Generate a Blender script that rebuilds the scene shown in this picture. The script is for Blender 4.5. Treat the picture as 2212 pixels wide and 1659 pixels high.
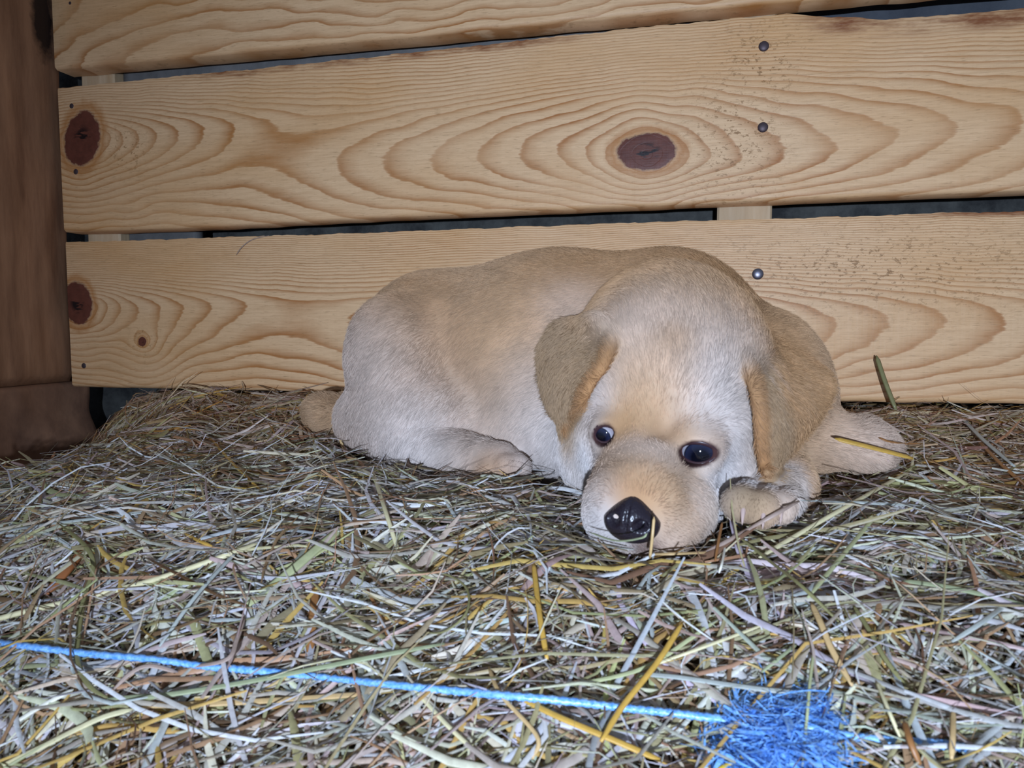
import bpy, math, random
import numpy as np
from mathutils import Vector
from mathutils.bvhtree import BVHTree

# ------------------------------------------------------------------ scene, camera, light
for o in list(bpy.data.objects):
    bpy.data.objects.remove(o)
scene = bpy.context.scene
COL = scene.collection
vs = scene.view_settings
vs.view_transform = 'Standard'; vs.look = 'None'; vs.gamma = 1.0
vs.use_curve_mapping = False
vs.exposure = 0.0

W, H, F = 2212, 1659, 1650.0
YAW, PIT = math.radians(13.6), math.radians(4.3)
CAM = np.array([.145, -.60, .16])
FWD = np.array([-math.sin(YAW)*math.cos(PIT), math.cos(YAW)*math.cos(PIT), -math.sin(PIT)])
RIGHT = np.array([math.cos(YAW), math.sin(YAW), 0.0])
UP = np.cross(RIGHT, FWD)

cam_d = bpy.data.cameras.new('camera')
cam_d.sensor_width = 36.0
cam_d.lens = F/W*36.0
cam_d.clip_start = .01
cam_d.dof.use_dof = True; cam_d.dof.focus_distance = .56; cam_d.dof.aperture_fstop = 24.0
cam = bpy.data.objects.new('camera', cam_d); COL.objects.link(cam)
cam.location = CAM
cam.rotation_mode = 'XYZ'
cam.rotation_euler = (math.pi/2-PIT, 0, YAW)
scene.camera = cam

world = bpy.data.worlds.new('world'); scene.world = world
world.use_nodes = True
bgn = world.node_tree.nodes['Background']
bgn.inputs['Color'].default_value = (.60, .74, 1.0, 1)
bgn.inputs['Strength'].default_value = .24

# the hand-held lamp of the phone: a little below and to the side of the lens
fl_d = bpy.data.lights.new('flash_lamp', 'SPOT')
fl_d.energy = 28.5
fl_d.color = (.62, .76, 1.0)
fl_d.spot_size = math.radians(94); fl_d.spot_blend = 1.0
fl_d.shadow_soft_size = .006
flash = bpy.data.objects.new('flash_lamp', fl_d); COL.objects.link(flash)
fl_pos = CAM - FWD*.30 - RIGHT*.030 - UP*.036
fl_tgt = CAM + FWD*.55 + RIGHT*.125 - UP*.015
flash.location = fl_pos
flash.rotation_mode = 'QUATERNION'
flash.rotation_quaternion = Vector(fl_tgt-fl_pos).to_track_quat('-Z', 'Y')

# ------------------------------------------------------------------ helpers
def ray(px, py):
    return FWD + RIGHT*((px-W/2)/F) - UP*((py-H/2)/F)
def Q(px, py, y):
    d = ray(px, py); return CAM + d*((y-CAM[1])/d[1])
def QX(px, py, x):
    d = ray(px, py); return CAM + d*((x-CAM[0])/d[0])
def depth(p):
    return float(np.dot(np.asarray(p)-CAM, FWD))

RNG = np.random.default_rng(7)
random.seed(7)

def vnoise(P, seed=0):
    """smooth value noise, P (...,3) in lattice units, about -1..1"""
    P = np.asarray(P, float)
    r = np.random.default_rng(seed).uniform(-1, 1, 4096)
    i = np.floor(P).astype(np.int64); f = P-i
    f = f*f*f*(f*(f*6-15)+10)
    def h(a, b, c):
        return r[((a*73856093) ^ (b*19349663) ^ (c*83492791)) & 4095]
    out = 0
    for dx in (0, 1):
        wx = f[..., 0] if dx else 1-f[..., 0]
        for dy in (0, 1):
            wy = f[..., 1] if dy else 1-f[..., 1]
            for dz in (0, 1):
                wz = f[..., 2] if dz else 1-f[..., 2]
                out = out + wx*wy*wz*h(i[..., 0]+dx, i[..., 1]+dy, i[..., 2]+dz)
    return out

def n2(x, y, s, seed=0):
    x, y = np.broadcast_arrays(np.asarray(x, float), np.asarray(y, float))
    return vnoise(np.stack([x*s, y*s, np.zeros_like(x)+.37], -1), seed)

def smooth(a, b, x):
    t = np.clip((x-a)/(b-a), 0, 1); return t*t*(3-2*t)

def mesh_obj(name, V, Fc, mat=None, parent=None, shade=True):
    me = bpy.data.meshes.new(name)
    V = np.asarray(V, float)
    me.from_pydata(V.tolist(), [], [list(map(int, f)) for f in Fc])
    if shade:
        me.polygons.foreach_set('use_smooth', [True]*len(me.polygons))
    me.update()
    return link(name, me, mat, parent)

def link(name, data, mat=None, parent=None):
    o = bpy.data.objects.new(name, data)
    COL.objects.link(o)
    if mat: data.materials.append(mat)
    if parent: o.parent = parent
    return o

def quads_obj(name, V, quads, mat=None, parent=None, shade=True):
    """fast mesh of quads only"""
    V = np.asarray(V, np.float32); q = np.asarray(quads, np.int32)
    me = bpy.data.meshes.new(name)
    me.vertices.add(len(V)); me.vertices.foreach_set('co', V.ravel())
    me.loops.add(q.size); me.loops.foreach_set('vertex_index', q.ravel())
    me.polygons.add(len(q))
    me.polygons.foreach_set('loop_start', np.arange(0, q.size, 4, dtype=np.int32))
    if shade:
        me.polygons.foreach_set('use_smooth', np.ones(len(q), bool))
    me.update(calc_edges=True)
    return link(name, me, mat, parent)

def tag(o, label=None, cat=None, group=None, kind=None):
    if label: o['label'] = label
    if cat: o['category'] = cat
    if group: o['group'] = group
    if kind: o['kind'] = kind
    return o

def empty(name, loc=(0, 0, 0)):
    o = bpy.data.objects.new(name, None); COL.objects.link(o)
    o.empty_display_size = .02
    o.location = loc
    return o

def settle(child, parent):
    """parent without moving"""
    child.parent = parent
    child.matrix_parent_inverse.identity()
    child.location = Vector(child.location) - Vector(parent.location)

# ---- node helpers
def new_mat(name):
    m = bpy.data.materials.new(name); m.use_nodes = True
    nt = m.node_tree
    return m, nt, nt.nodes['Principled BSDF']
def nd(nt, kind, **kw):
    n = nt.nodes.new(kind)
    for k, v in kw.items():
        if k in n.inputs: n.inputs[k].default_value = v
        else: setattr(n, k, v)
    return n
def math_n(nt, op, a, b=None, c=None):
    n = nt.nodes.new('ShaderNodeMath'); n.operation = op
    for i, v in enumerate((a, b, c)):
        if v is None: continue
        if isinstance(v, (int, float)): n.inputs[i].default_value = v
        else: nt.links.new(v, n.inputs[i])
    return n.outputs[0]
def ramp(nt, fac, stops, interp='LINEAR'):
    n = nt.nodes.new('ShaderNodeValToRGB'); cr = n.color_ramp; cr.interpolation = interp
    while len(cr.elements) < len(stops): cr.elements.new(.5)
    for e, (p, c) in zip(cr.elements, stops):
        e.position = p
        e.color = (c, c, c, 1) if isinstance(c, (int, float)) else (*c, 1)
    nt.links.new(fac, n.inputs[0]); return n.outputs[0]
def mixc(nt, fac, a, b, mode='MIX'):
    n = nt.nodes.new('ShaderNodeMix'); n.data_type = 'RGBA'; n.blend_type = mode
    for sock, v in ((n.inputs[0], fac), (n.inputs[6], a), (n.inputs[7], b)):
        if isinstance(v, (int, float)): sock.default_value = v
        elif isinstance(v, tuple): sock.default_value = (*v, 1)
        else: nt.links.new(v, sock)
    return n.outputs[2]
def noise_n(nt, vec, scale, detail=3, rough=.5, stretch=None, seed=0.0):
    if stretch is not None:
        mp = nt.nodes.new('ShaderNodeMapping'); mp.inputs['Scale'].default_value = stretch
        mp.inputs['Location'].default_value = (seed, seed*.7, seed*1.3)
        nt.links.new(vec, mp.inputs[0]); vec = mp.outputs[0]
    n = nt.nodes.new('ShaderNodeTexNoise')
    n.inputs['Scale'].default_value = scale; n.inputs['Detail'].default_value = detail
    n.inputs['Roughness'].default_value = rough
    nt.links.new(vec, n.inputs['Vector']); return n.outputs['Fac']
def bump(nt, height, bsdf, strength=.3, dist=.001):
    b = nt.nodes.new('ShaderNodeBump'); b.inputs['Strength'].default_value = strength
    b.inputs['Distance'].default_value = dist
    nt.links.new(height, b.inputs['Height']); nt.links.new(b.outputs[0], bsdf.inputs['Normal'])
def srgb(r, g, b):
    f = lambda c: ((c/255+.055)/1.055)**2.4 if c > 10 else c/255/12.92
    return (f(r), f(g), f(b))

# ------------------------------------------------------------------ ground height
def ground(x, y):
    x = np.asarray(x, float); t = -np.asarray(y, float)
    z = np.interp(t, [-.3, -.02, .02, .06, .12, .20, .26, .32, .40, .60], [.100, .100, .097, .084, .074, .071, .068, .054, .014, -.06])
    nw = smooth(.02, .10, t)
    z = z - .070*smooth(-.335, -.40, x)*(1-nw) - .050*smooth(-.24, -.385, x)*nw*(1-smooth(.16, .36, t))
    z = z - .004 + .006*n2(x, t, 22, 3) + .003*n2(x, t, 60, 4)
    return z

def pix2ground(px, py, lift=0.0):
    d = ray(px, py); s = np.linspace(.12, 1.2, 1100)
    P = CAM[None]+d[None]*s[:, None]
    below = P[:, 2] < ground(P[:, 0], P[:, 1])+lift
    i = int(np.argmax(below)) if below.any() else len(s)-1
    return P[i]

# ------------------------------------------------------------------ materials
def wood_mat(name, pale, mid, late, knotc, seed, rough=.48):
    m, nt, bs = new_mat(name)
    tc = nt.nodes.new('ShaderNodeTexCoord'); obj = tc.outputs['Object']
    g = nd(nt, 'ShaderNodeAttribute', attribute_name='grain').outputs['Fac']
    k = nd(nt, 'ShaderNodeAttribute', attribute_name='knot').outputs['Fac']
    fine = noise_n(nt, obj, 1.0, 4, .6, (26, 60, 420), seed)
    wav = noise_n(nt, obj, 1.0, 3, .55, (22, 30, 60), seed+3)
    g2 = math_n(nt, 'ADD', g, math_n(nt, 'MULTIPLY', math_n(nt, 'SUBTRACT', wav, .5), .42))
    g3 = math_n(nt, 'ADD', g2, math_n(nt, 'MULTIPLY', math_n(nt, 'SUBTRACT', fine, .5), .26))
    fr = math_n(nt, 'FRACT', g3)
    ring = ramp(nt, fr, [(0, .0), (.45, .04), (.72, .50), (.90, 1.0), (.95, .9), (1.0, .0)])
    # how strong each ring prints
    strong = noise_n(nt, obj, 1.0, 2, .5, (7, 20, 26), seed+9)
    ringf = math_n(nt, 'MULTIPLY', ring, ramp(nt, strong, [(.25, .30), (.70, 1.0)]))
    col = mixc(nt, ringf, pale, late)
    blot = noise_n(nt, obj, 1.0, 3, .55, (6, 20, 16), seed+17)
    col = mixc(nt, ramp(nt, blot, [(.40, 0.0), (.72, .55)]), col, mid)
    fib = noise_n(nt, obj, 1.0, 5, .7, (40, 60, 900), seed+21)
    col = mixc(nt, ramp(nt, fib, [(.38, .0), (.75, .38)]), col, tuple(c*.55 for c in mid))
    pore = noise_n(nt, obj, 1.0, 3, .6, (120, 100, 1500), seed+25)
    col = mixc(nt, ramp(nt, pore, [(.58, .0), (.72, .45)]), col, tuple(c*.35 for c in mid))
    # reddish resin stain along waney edges
    e = nd(nt, 'ShaderNodeAttribute', attribute_name='stain').outputs['Fac']
    sn = noise_n(nt, obj, 1.0, 4, .65, (30, 60, 120), seed+31)
    ef = math_n(nt, 'MULTIPLY', e, ramp(nt, sn, [(.38, .15), (.62, 1.0)]))
    col = mixc(nt, ef, col, srgb(134, 78, 42))
    # knot
    kn = noise_n(nt, obj, 1.0, 4, .6, (160, 160, 160), seed+41)
    kk = math_n(nt, 'ADD', k, math_n(nt, 'MULTIPLY', math_n(nt, 'SUBTRACT', kn, .5), .35))
    rim = ramp(nt, kk, [(.30, .0), (.62, .75), (.78, .4), (.80, 0.0)])
    col = mixc(nt, rim, col, srgb(176, 112, 54))
    core = ramp(nt, kk, [(.74, 0.0), (.86, 1.0)])
    kcol = mixc(nt, kn, tuple(c*.55 for c in knotc), tuple(c*1.35 for c in knotc))
    kc = noise_n(nt, obj, 1.0, 3, .6, (60, 60, 190), seed+47)
    kcol = mixc(nt, math_n(nt, 'MULTIPLY', ramp(nt, math_n(nt, 'SUBTRACT', k, .9), [(.35, 0.0), (.62, 1.0)]), ramp(nt, kc, [(.50, 0.0), (.56, 1.0)])), kcol, srgb(30, 18, 18))
    te = nd(nt, 'ShaderNodeAttribute', attribute_name='tear').outputs['Fac']
    tn = noise_n(nt, obj, 1.0, 3, .7, (260, 100, 420), seed+51)
    col = mixc(nt, math_n(nt, 'MULTIPLY', te, ramp(nt, tn, [(.56, 0.0), (.64, .8)])), col, srgb(134, 92, 46))
    col = mixc(nt, core, col, kcol)
    nt.links.new(col, bs.inputs['Base Color'])
    bs.inputs['Roughness'].default_value = rough
    bs.inputs['Specular IOR Level'].default_value = .35
    saw = noise_n(nt, obj, 1.0, 2, .5, (330, 60, 26), seed+5)
    hgt = math_n(nt, 'ADD', math_n(nt, 'MULTIPLY', fib, .55), math_n(nt, 'MULTIPLY', saw, .5))
    hgt = math_n(nt, 'SUBTRACT', hgt, math_n(nt, 'MULTIPLY', ring, .28))
    bump(nt, hgt, bs, .42, .0007)
    return m

PALE, MIDC, LATE = srgb(232, 190, 144), srgb(214, 158, 98), srgb(168, 100, 40)
KNOT = srgb(104, 56, 42)
m_plank = wood_mat('pine_plank', PALE, MIDC, LATE, KNOT, 1.0)

def plain_wood(name, a, b, stretch, seed, rough=.6):
    m, nt, bs = new_mat(name)
    tc = nt.nodes.new('ShaderNodeTexCoord')
    n1 = noise_n(nt, tc.outputs['Object'], 1.0, 6, .62, stretch, seed)
    n3 = noise_n(nt, tc.outputs['Object'], 1.0, 3, .5, tuple(s*.22 for s in stretch), seed+5)
    col = mixc(nt, ramp(nt, n1, [(.3, 0.0), (.7, 1.0)]), a, b)
    col = mixc(nt, ramp(nt, n3, [(.35, 0.0), (.75, .6)]), col, tuple(c*.45 for c in a))
    nt.links.new(col, bs.inputs['Base Color']); bs.inputs['Roughness'].default_value = rough
    bs.inputs['Specular IOR Level'].default_value = .25
    bump(nt, n1, bs, .5, .0012)
    return m
m_batten = plain_wood('batten_wood', srgb(214, 190, 156), srgb(184, 152, 112), (90, 90, 8), 2.0)
m_post = plain_wood('old_timber', srgb(178, 132, 98), srgb(116, 80, 58), (120, 60, 9), 4.0, .62)
m_foot = plain_wood('old_timber_foot', srgb(164, 122, 94), srgb(110, 80, 64), (70, 40, 24), 8.0, .7)

def stain_spot(m, p, r, dark):
    nt = m.node_tree; bs = nt.nodes['Principled BSDF']
    old = bs.inputs['Base Color'].links[0].from_socket
    tc = nt.nodes.new('ShaderNodeTexCoord')
    mp = nt.nodes.new('ShaderNodeMapping'); mp.inputs['Location'].default_value = (0, -p[1]/r[1], -p[2]/r[2]); mp.inputs['Scale'].default_value = (0, 1/r[1], 1/r[2])
    nt.links.new(tc.outputs['Object'], mp.inputs[0])
    ln = nt.nodes.new('ShaderNodeVectorMath'); ln.operation = 'LENGTH'; nt.links.new(mp.outputs[0], ln.inputs[0])
    wob = noise_n(nt, tc.outputs['Object'], 60, 4, .65)
    d = math_n(nt, 'ADD', ln.outputs['Value'], math_n(nt, 'MULTIPLY', math_n(nt, 'SUBTRACT', wob, .5), .9))
    nt.links.new(mixc(nt, ramp(nt, d, [(.55, 1.0), (.95, 0.0)]), old, dark), bs.inputs['Base Color'])
sp_ = QX(92, 45, -.4335)
stain_spot(m_post, sp_, (1, .016, .042), srgb(44, 30, 24))

def stone_mat(name, a, b, sc, seed):
    m, nt, bs = new_mat(name)
    tc = nt.nodes.new('ShaderNodeTexCoord')
    n1 = noise_n(nt, tc.outputs['Object'], sc, 6, .65, (1, 1, 1), seed)
    col = mixc(nt, ramp(nt, n1, [(.35, 0.0), (.65, 1.0)]), a, b)
    nt.links.new(col, bs.inputs['Base Color']); bs.inputs['Roughness'].default_value = .9
    bump(nt, n1, bs, .6, .003)
    return m
m_stone = stone_mat('rough_stone', srgb(40, 40, 40), srgb(84, 84, 80), 38, 1.0)
m_greyboard = stone_mat('grey_board', srgb(128, 126, 124), srgb(100, 99, 98), 22, 5.0)

m_darkboard = stone_mat('dark_board', srgb(66, 70, 78), srgb(88, 92, 98), 22, 7.0)
m_nail, nt, bs = new_mat('nail_steel')
bs.inputs['Metallic'].default_value = .8; bs.inputs['Roughness'].default_value = .38
bs.inputs['Base Color'].default_value = (*srgb(120, 116, 124), 1)
m_nailold, nt, bs = new_mat('nail_rusty')
bs.inputs['Metallic'].default_value = .5; bs.inputs['Roughness'].default_value = .5
bs.inputs['Base Color'].default_value = (*srgb(84, 70, 72), 1)

# ------------------------------------------------------------------ plank wall
wall_back = tag(empty('wall_back', (0, 0, 0)), 'back wall of pale pine planks with gaps, nailed to battens', kind='structure')
THICK = .022
X0, X1 = -.4285, .95

def make_plank(edge_lo, edge_hi, x0, x1, knots, freq, densetop, seed, stain=None, y0=0.0, linear=0.0, tq=.5, tear=()):
    """edge_lo/hi: [(x,z)...] of the two long edges; knots: (x,z,rx,rz,rot)"""
    nx, nz = 540, 64
    xs = np.linspace(x0, x1, nx)
    lo = np.interp(xs, [p[0] for p in edge_lo], [p[1] for p in edge_lo])
    hi = np.interp(xs, [p[0] for p in edge_hi], [p[1] for p in edge_hi])
    # sawn edges: a little rough
    hi = hi + .0006*n2(xs, 0*xs, 60, seed) + .0005*n2(xs, 0*xs, 260, seed+1)
    lo = lo + .0005*n2(xs, 0*xs+3, 45, seed+2)
    v = np.linspace(0, 1, nz)
    X = np.repeat(xs[:, None], nz, 1)
    Z = lo[:, None]+(hi-lo)[:, None]*v[None]
    Y = np.zeros_like(X)
    # eased long edges, gentle cup
    e = .0028
    dlo = Z-lo[:, None]; dhi = hi[:, None]-Z
    Y += np.where(dlo < e, (e-dlo)**2/e*.9, 0)+np.where(dhi < e*.5, (e*.5-dhi)**2/e*.8, 0)
    Y += .0006*n2(X, Z, 9, seed+4)+y0
    # grain field
    Zm = .5*(lo+hi)[:, None]; hh = .5*(hi-lo)[:, None]
    Tn = (Z-Zm)/hh
    warp = .006*n2(X*.5, Z*2.2, 11, seed+6)+.003*n2(X, Z*2, 34, seed+7)
    Zw = Z + warp + densetop*hh*np.maximum(0, Tn-(tq*2-1))**1.5
    acc = np.zeros_like(X); kk = .010
    kn = np.zeros_like(X)
    for (kx, kz, rx, rz, rot, L, off) in knots:
        dx, dz = X-kx, Zw-kz
        adx = .024*(1-np.exp(-np.abs(dx)/.03))+np.abs(dx)/L
        el = np.sqrt(adx**2+dz**2+1e-6)
        acc += np.exp(-(el+off)/kk)
        c, s = math.cos(rot), math.sin(rot)
        ax = (X-kx)*c+(Z-kz)*s; az = -(X-kx)*s+(Z-kz)*c
        q = np.sqrt((ax/rx)**2+(az/rz)**2)
        kn = np.maximum(kn, np.where(q < 3, np.clip(1.8-.9*q, 0, 2), 0))
    u = -kk*np.log(acc+1e-30) if knots else Zw
    u = u + linear*(Z-Zm)
    u = u*freq
    Y += np.where(kn > .85, -.0004, 0)
    st = np.zeros_like(X)
    if stain:
        for (a, b, side, dd) in stain:
            dd_ = dhi if side == 'hi' else dlo
            wgt = smooth(a-.02, a+.02, X)*(1-smooth(b-.02, b+.02, X))
            st = np.maximum(st, wgt*(1-smooth(dd*.4, dd, dd_)))
    te = np.zeros_like(X)
    for (tx, tz, rx_, rz_) in tear:
        te = np.maximum(te, np.exp(-((X-tx)/rx_)**2-((Z-tz)/rz_)**2))
    # front grid + back grid + rim
    V = np.stack([X, Y, Z], -1).reshape(-1, 3)
    idx = np.arange(nx*nz).reshape(nx, nz)
    fq = np.stack([idx[:-1, :-1], idx[1:, :-1], idx[1:, 1:], idx[:-1, 1:]], -1).reshape(-1, 4)
    ring = np.concatenate([idx[:, 0], idx[-1, 1:], idx[-2::-1, -1], idx[0, -2:0:-1]])
    B = V[ring].copy(); B[:, 1] = THICK+y0
    bi = np.arange(len(ring))+len(V)
    rn = np.roll(ring, -1); bn = np.roll(bi, -1)
    rq = np.stack([ring, bi, bn, rn], -1)
    # back face: two-row strip between long edges
    blo = bi[:nx]; bhi = bi[nx+nz-2:nx+nz-2+nx][::-1]
    bq = np.stack([blo[:-1], bhi[:-1], bhi[1:], blo[1:]], -1)
    VV = np.concatenate([V, B]); QQ = np.concatenate([fq, rq, bq])
    o = quads_obj('plank', VV, QQ, m_plank, wall_back)
    me = o.data
    me.set_sharp_from_angle(angle=math.radians(50))
    for nm, arr in (('grain', u), ('knot', kn), ('stain', st), ('tear', te)):
        a = me.attributes.new(nm, 'FLOAT', 'POINT')
        flat = arr.reshape(-1)
        a.data.foreach_set('value', np.concatenate([flat, flat[ring]]).astype(np.float32))
    return o

def kp(px, py, rx, rz, rot, L, off=0.0):
    p = Q(px, py, 0.0); return (p[0], p[2], rx, rz, rot, L, off)

plank_top = make_plank([(-.43, .3942), (.16, .3935), (.65, .392)], [(-.43, .525), (.65, .524)], X0-.0015, X1,
    [kp(900, -330, .004, .004, 0, 8, .0), kp(-500, 20, .004, .004, 0, 6, .01)], 190, .3, 11, None, 0.0, 0.4)
make_plank([(-.43, .540), (.95, .539)], [(-.43, .668), (.95, .667)], X0, X1, [kp(1500, -560, .012, .010, 0, 7, .0)], 170, .5, 41)
plank_mid = make_plank([(-.43, .2475), (-.31, .2468), (-.12, .2499), (.11, .2517), (.36, .2529), (.65, .2535)],
    [(-.43, .3779), (-.295, .3791), (-.12, .3807), (.11, .3849), (.205, .3850), (.235, .3800), (.271, .3752), (.32, .3742), (.36, .3750), (.65, .377)],
    X0+.0005, X1,
    [kp(178, 300, .017, .0225, -.35, 5.0, .0), kp(1397, 327, .0205, .0125, -.05, 7.5, -.004)], 185, 1.3, 21,
    [(-.29, .05, 'hi', .007), (.22, .40, 'hi', .016)], 0.0, 0.0, .62, [(Q(1585, 300, 0)[0], Q(1585, 300, 0)[2], .035, .055), (Q(1640, 140, 0)[0], Q(1640, 140, 0)[2], .03, .03), (Q(275, 320, 0)[0], Q(275, 320, 0)[2], .02, .02)])
plank_low = make_plank([(-.43, .1036), (-.16, .1036), (.24, .1047), (.65, .1085)],
    [(-.43, .2378), (-.12, .2383), (.11, .2398), (.36, .2390), (.65, .239)], X0+.002, X1,
    [kp(168, 655, .0145, .018, .15, 5.5, .004), kp(1520, 700, .017, .012, 0, 7.5, -.004), kp(308, 738, .004, .004, 0, 3, .03)], 190, 1.6, 31,
    [(.30, .40, 'hi', .004)], 0.0, 0.0, .52, [(Q(310, 738, 0)[0], Q(310, 738, 0)[2], .013, .013), (Q(1900, 580, 0)[0], Q(1900, 580, 0)[2], .12, .03)])

# battens behind the planks
def box(name, lo, hi, mat, parent=None, bev=.0015, jitter=0.0):
    lo, hi = np.array(lo, float), np.array(hi, float)
    V = []; 
    for z in (lo[2], hi[2]):
        for (x, y) in ((lo[0]+bev, lo[1]), (hi[0]-bev, lo[1]), (hi[0], lo[1]+bev), (hi[0], hi[1]-bev), (hi[0]-bev, hi[1]), (lo[0]+bev, hi[1]), (lo[0], hi[1]-bev), (lo[0], lo[1]+bev)):
            V.append((x, y, z))
    Fc = [list(range(7, -1, -1)), list(range(8, 16))]
    for i in range(8):
        j = (i+1) % 8; Fc.append([i, j, 8+j, 8+i])
    return mesh_obj(name, V, Fc, mat, parent, shade=False)

box('batten', (.1585, THICK+.0005, -.05), (.199, THICK+.045, .68), m_batten, wall_back)
box('batten', (-.4235, THICK+.0005, .106), (-.387, THICK+.045, .68), m_batten, wall_back)

# nails: a domed head with a short shank in the plank
def nail(px, py, parent, r=.0038, mat=None, sink=0.0, deep=False):
    p = Q(px, py, 0.0)
    V = []; Fc = []; n = 20
    prof = [(0, -.0014), (.35, -.00135), (.7, -.0010), (.93, -.0005), (1.0, .0), (.95, .0004), (.42, .0006), (.40, .012), (0, .013)]
    if deep: prof = [(0, .0010), (.5, .0012), (.62, .0006), (1.0, -.0003), (1.12, .0001), (1.1, .0008), (.42, .0016), (.40, .012), (0, .013)]
    rings = []
    for (a, dy) in prof:
        if a == 0: rings.append([len(V)]); V.append((p[0], dy+sink, p[2]))
        else:
            rr = []
            for i in range(n):
                th = 2*math.pi*i/n
                rr.append(len(V)); V.append((p[0]+a*r*math.cos(th), dy+sink, p[2]+a*r*math.sin(th)))
            rings.append(rr)
    for A, B in zip(rings[:-1], rings[1:]):
        for i in range(n):
            j = (i+1) % n
            if len(A) == 1: Fc.append([A[0], B[j], B[i]])
            elif len(B) == 1: Fc.append([A[i], A[j], B[0]])
            else: Fc.append([A[i], A[j], B[j], B[i]])
    return mesh_obj('nail', V, Fc, mat or m_nailold, parent)
nail(1650, 100, plank_mid); nail(1648, 275, plank_mid)
nail(1637, 592, plank_low, .0042, m_nail)
nail(155, 229, plank_mid, .0036, None, .0008); nail(164, 371, plank_mid, .0036, None, .0008)
nail(181, 790, plank_low, .0032, None, .0008); nail(152, 7, plank_top, .0032, None, .0008)

# ------------------------------------------------------------------ what lies behind the planks
wall_outer = tag(empty('wall_outer'), 'dim masonry wall with a grey board behind the planks', kind='structure')
def rough_panel(name, x0, x1, z0, z1, y, amp, sc, seed, mat, parent, th=.03):
    nx, nz = 80, 40
    xs, zs = np.linspace(x0, x1, nx), np.linspace(z0, z1, nz)
    X, Z = np.meshgrid(xs, zs, indexing='ij')
    Yf = y + amp*n2(X, Z, sc, seed)+.4*amp*n2(X, Z, sc*2.7, seed+1)
    V = np.stack([X, Yf, Z], -1).reshape(-1, 3)
    idx = np.arange(nx*nz).reshape(nx, nz)
    fq = np.stack([idx[:-1, :-1], idx[1:, :-1], idx[1:, 1:], idx[:-1, 1:]], -1).reshape(-1, 4)
    B = V.copy(); B[:, 1] = y+th; n = len(V)
    bq = fq[:, ::-1]+n
    ring = np.concatenate([idx[:, 0], idx[-1, 1:], idx[-2::-1, -1], idx[0, -2:0:-1]]); rn = np.roll(ring, -1)
    rq = np.stack([ring, ring+n, rn+n, rn], -1)
    return quads_obj(name, np.concatenate([V, B]), np.concatenate([fq, bq, rq]), mat, parent)
rough_panel('masonry', -.9, 1.3, -.15, .85, .095, .010, 16, 5, m_stone, wall_outer)
rough_panel('grey_board', -.386, .157, .33, .47, .034, .0006, 9, 9, m_greyboard, wall_outer, .018)
rough_panel('grey_board', -.386, -.315, .16, .30, .034, .0006, 9, 12, m_greyboard, wall_outer, .018)
rough_panel('grey_board', .2, 1.0, .33, .50, .060, .0006, 9, 10, m_darkboard, wall_outer, .018)

# ------------------------------------------------------------------ timber at the corner
wall_left = tag(empty('wall_left'), 'old dark timber post closing the corner, on a wider foot block', kind='structure')
def timber(name, xf, y0, y1, z0, z1, mat, bulge, seed, w=.12):
    """block whose visible face looks to +x; bulge(y,z)->extra x"""
    ny, nz = 110, 70
    ys, zs = np.linspace(y0, y1, ny), np.linspace(z0, z1, nz)
    Y, Z = np.meshgrid(ys, zs, indexing='ij')
    Xf = xf + bulge(Y, Z) + .0012*n2(Y*3, Z, 20, seed)
    edge = np.minimum(np.minimum(Y-y0, y1-Y), np.minimum(Z-z0, z1-Z))
    Xf -= np.where(edge < .004, (.004-edge)**2/.004, 0)
    V = np.stack([Xf, Y, Z], -1).reshape(-1, 3); n = len(V)
    idx = np.arange(n).reshape(ny, nz)
    fq = np.stack([idx[:-1, :-1], idx[1:, :-1], idx[1:, 1:], idx[:-1, 1:]], -1).reshape(-1, 4)
    B = V.copy(); B[:, 0] = xf-w
    ring = np.concatenate([idx[:, 0], idx[-1, 1:], idx[-2::-1, -1], idx[0, -2:0:-1]]); rn = np.roll(ring, -1)
    rq = np.stack([ring, ring+n, rn+n, rn], -1)
    return quads_obj(name, np.concatenate([V, B]), np.concatenate([fq, fq[:, ::-1]+n, rq]), mat, wall_left)
XL = -.4335
timber('post', XL, -.42, .012, .108, .68, m_post, lambda y, z: -.0006*np.sin(z*40), 3)
timber('post_foot', XL+.001, -.42, .030, -.06, .1075, m_foot,
       lambda y, z: .012*smooth(.085, .05, z)*smooth(-.06, .0, y)+.002*n2(y, z, 30, 8), 4)

# ------------------------------------------------------------------ floor under the hay
m_floor, nt, bs = new_mat('packed_hay')
tc = nt.nodes.new('ShaderNodeTexCoord')
nn = noise_n(nt, tc.outputs['Object'], 90, 5, .7, (1, 1, 1), 2)
nt.links.new(ramp(nt, nn, [(.3, srgb(58, 42, 26)), (.7, srgb(112, 92, 62))]), bs.inputs['Base Color'])
bs.inputs['Roughness'].default_value = .95
nx, ny = 175, 110
X, Y = np.meshgrid(np.linspace(-.75, 1.0, nx), np.linspace(-.62, .13, ny), indexing='ij')
Zg = ground(X, Y)
V = np.stack([X, Y, Zg-.004], -1).reshape(-1, 3)
idx = np.arange(nx*ny).reshape(nx, ny)
fq = np.stack([idx[:-1, :-1], idx[1:, :-1], idx[1:, 1:], idx[:-1, 1:]], -1).reshape(-1, 4)
floor = quads_obj('floor', V, fq, m_floor)
tag(floor, 'packed brown hay floor beneath the loose hay', kind='structure')

# ------------------------------------------------------------------ the puppy: one continuous body from a distance field
HV = .0016
BLO = np.array([-.24, -.335, .035]); BHI = np.array([.30, .0, .27])
GN = np.ceil((BHI-BLO)/HV).astype(int)+1
gx = (BLO[0]+HV*np.arange(GN[0])).astype(np.float32)
gy = (BLO[1]+HV*np.arange(GN[1])).astype(np.float32)
gz = (BLO[2]+HV*np.arange(GN[2])).astype(np.float32)
SDF = np.full(tuple(GN), .05, np.float32)

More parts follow.
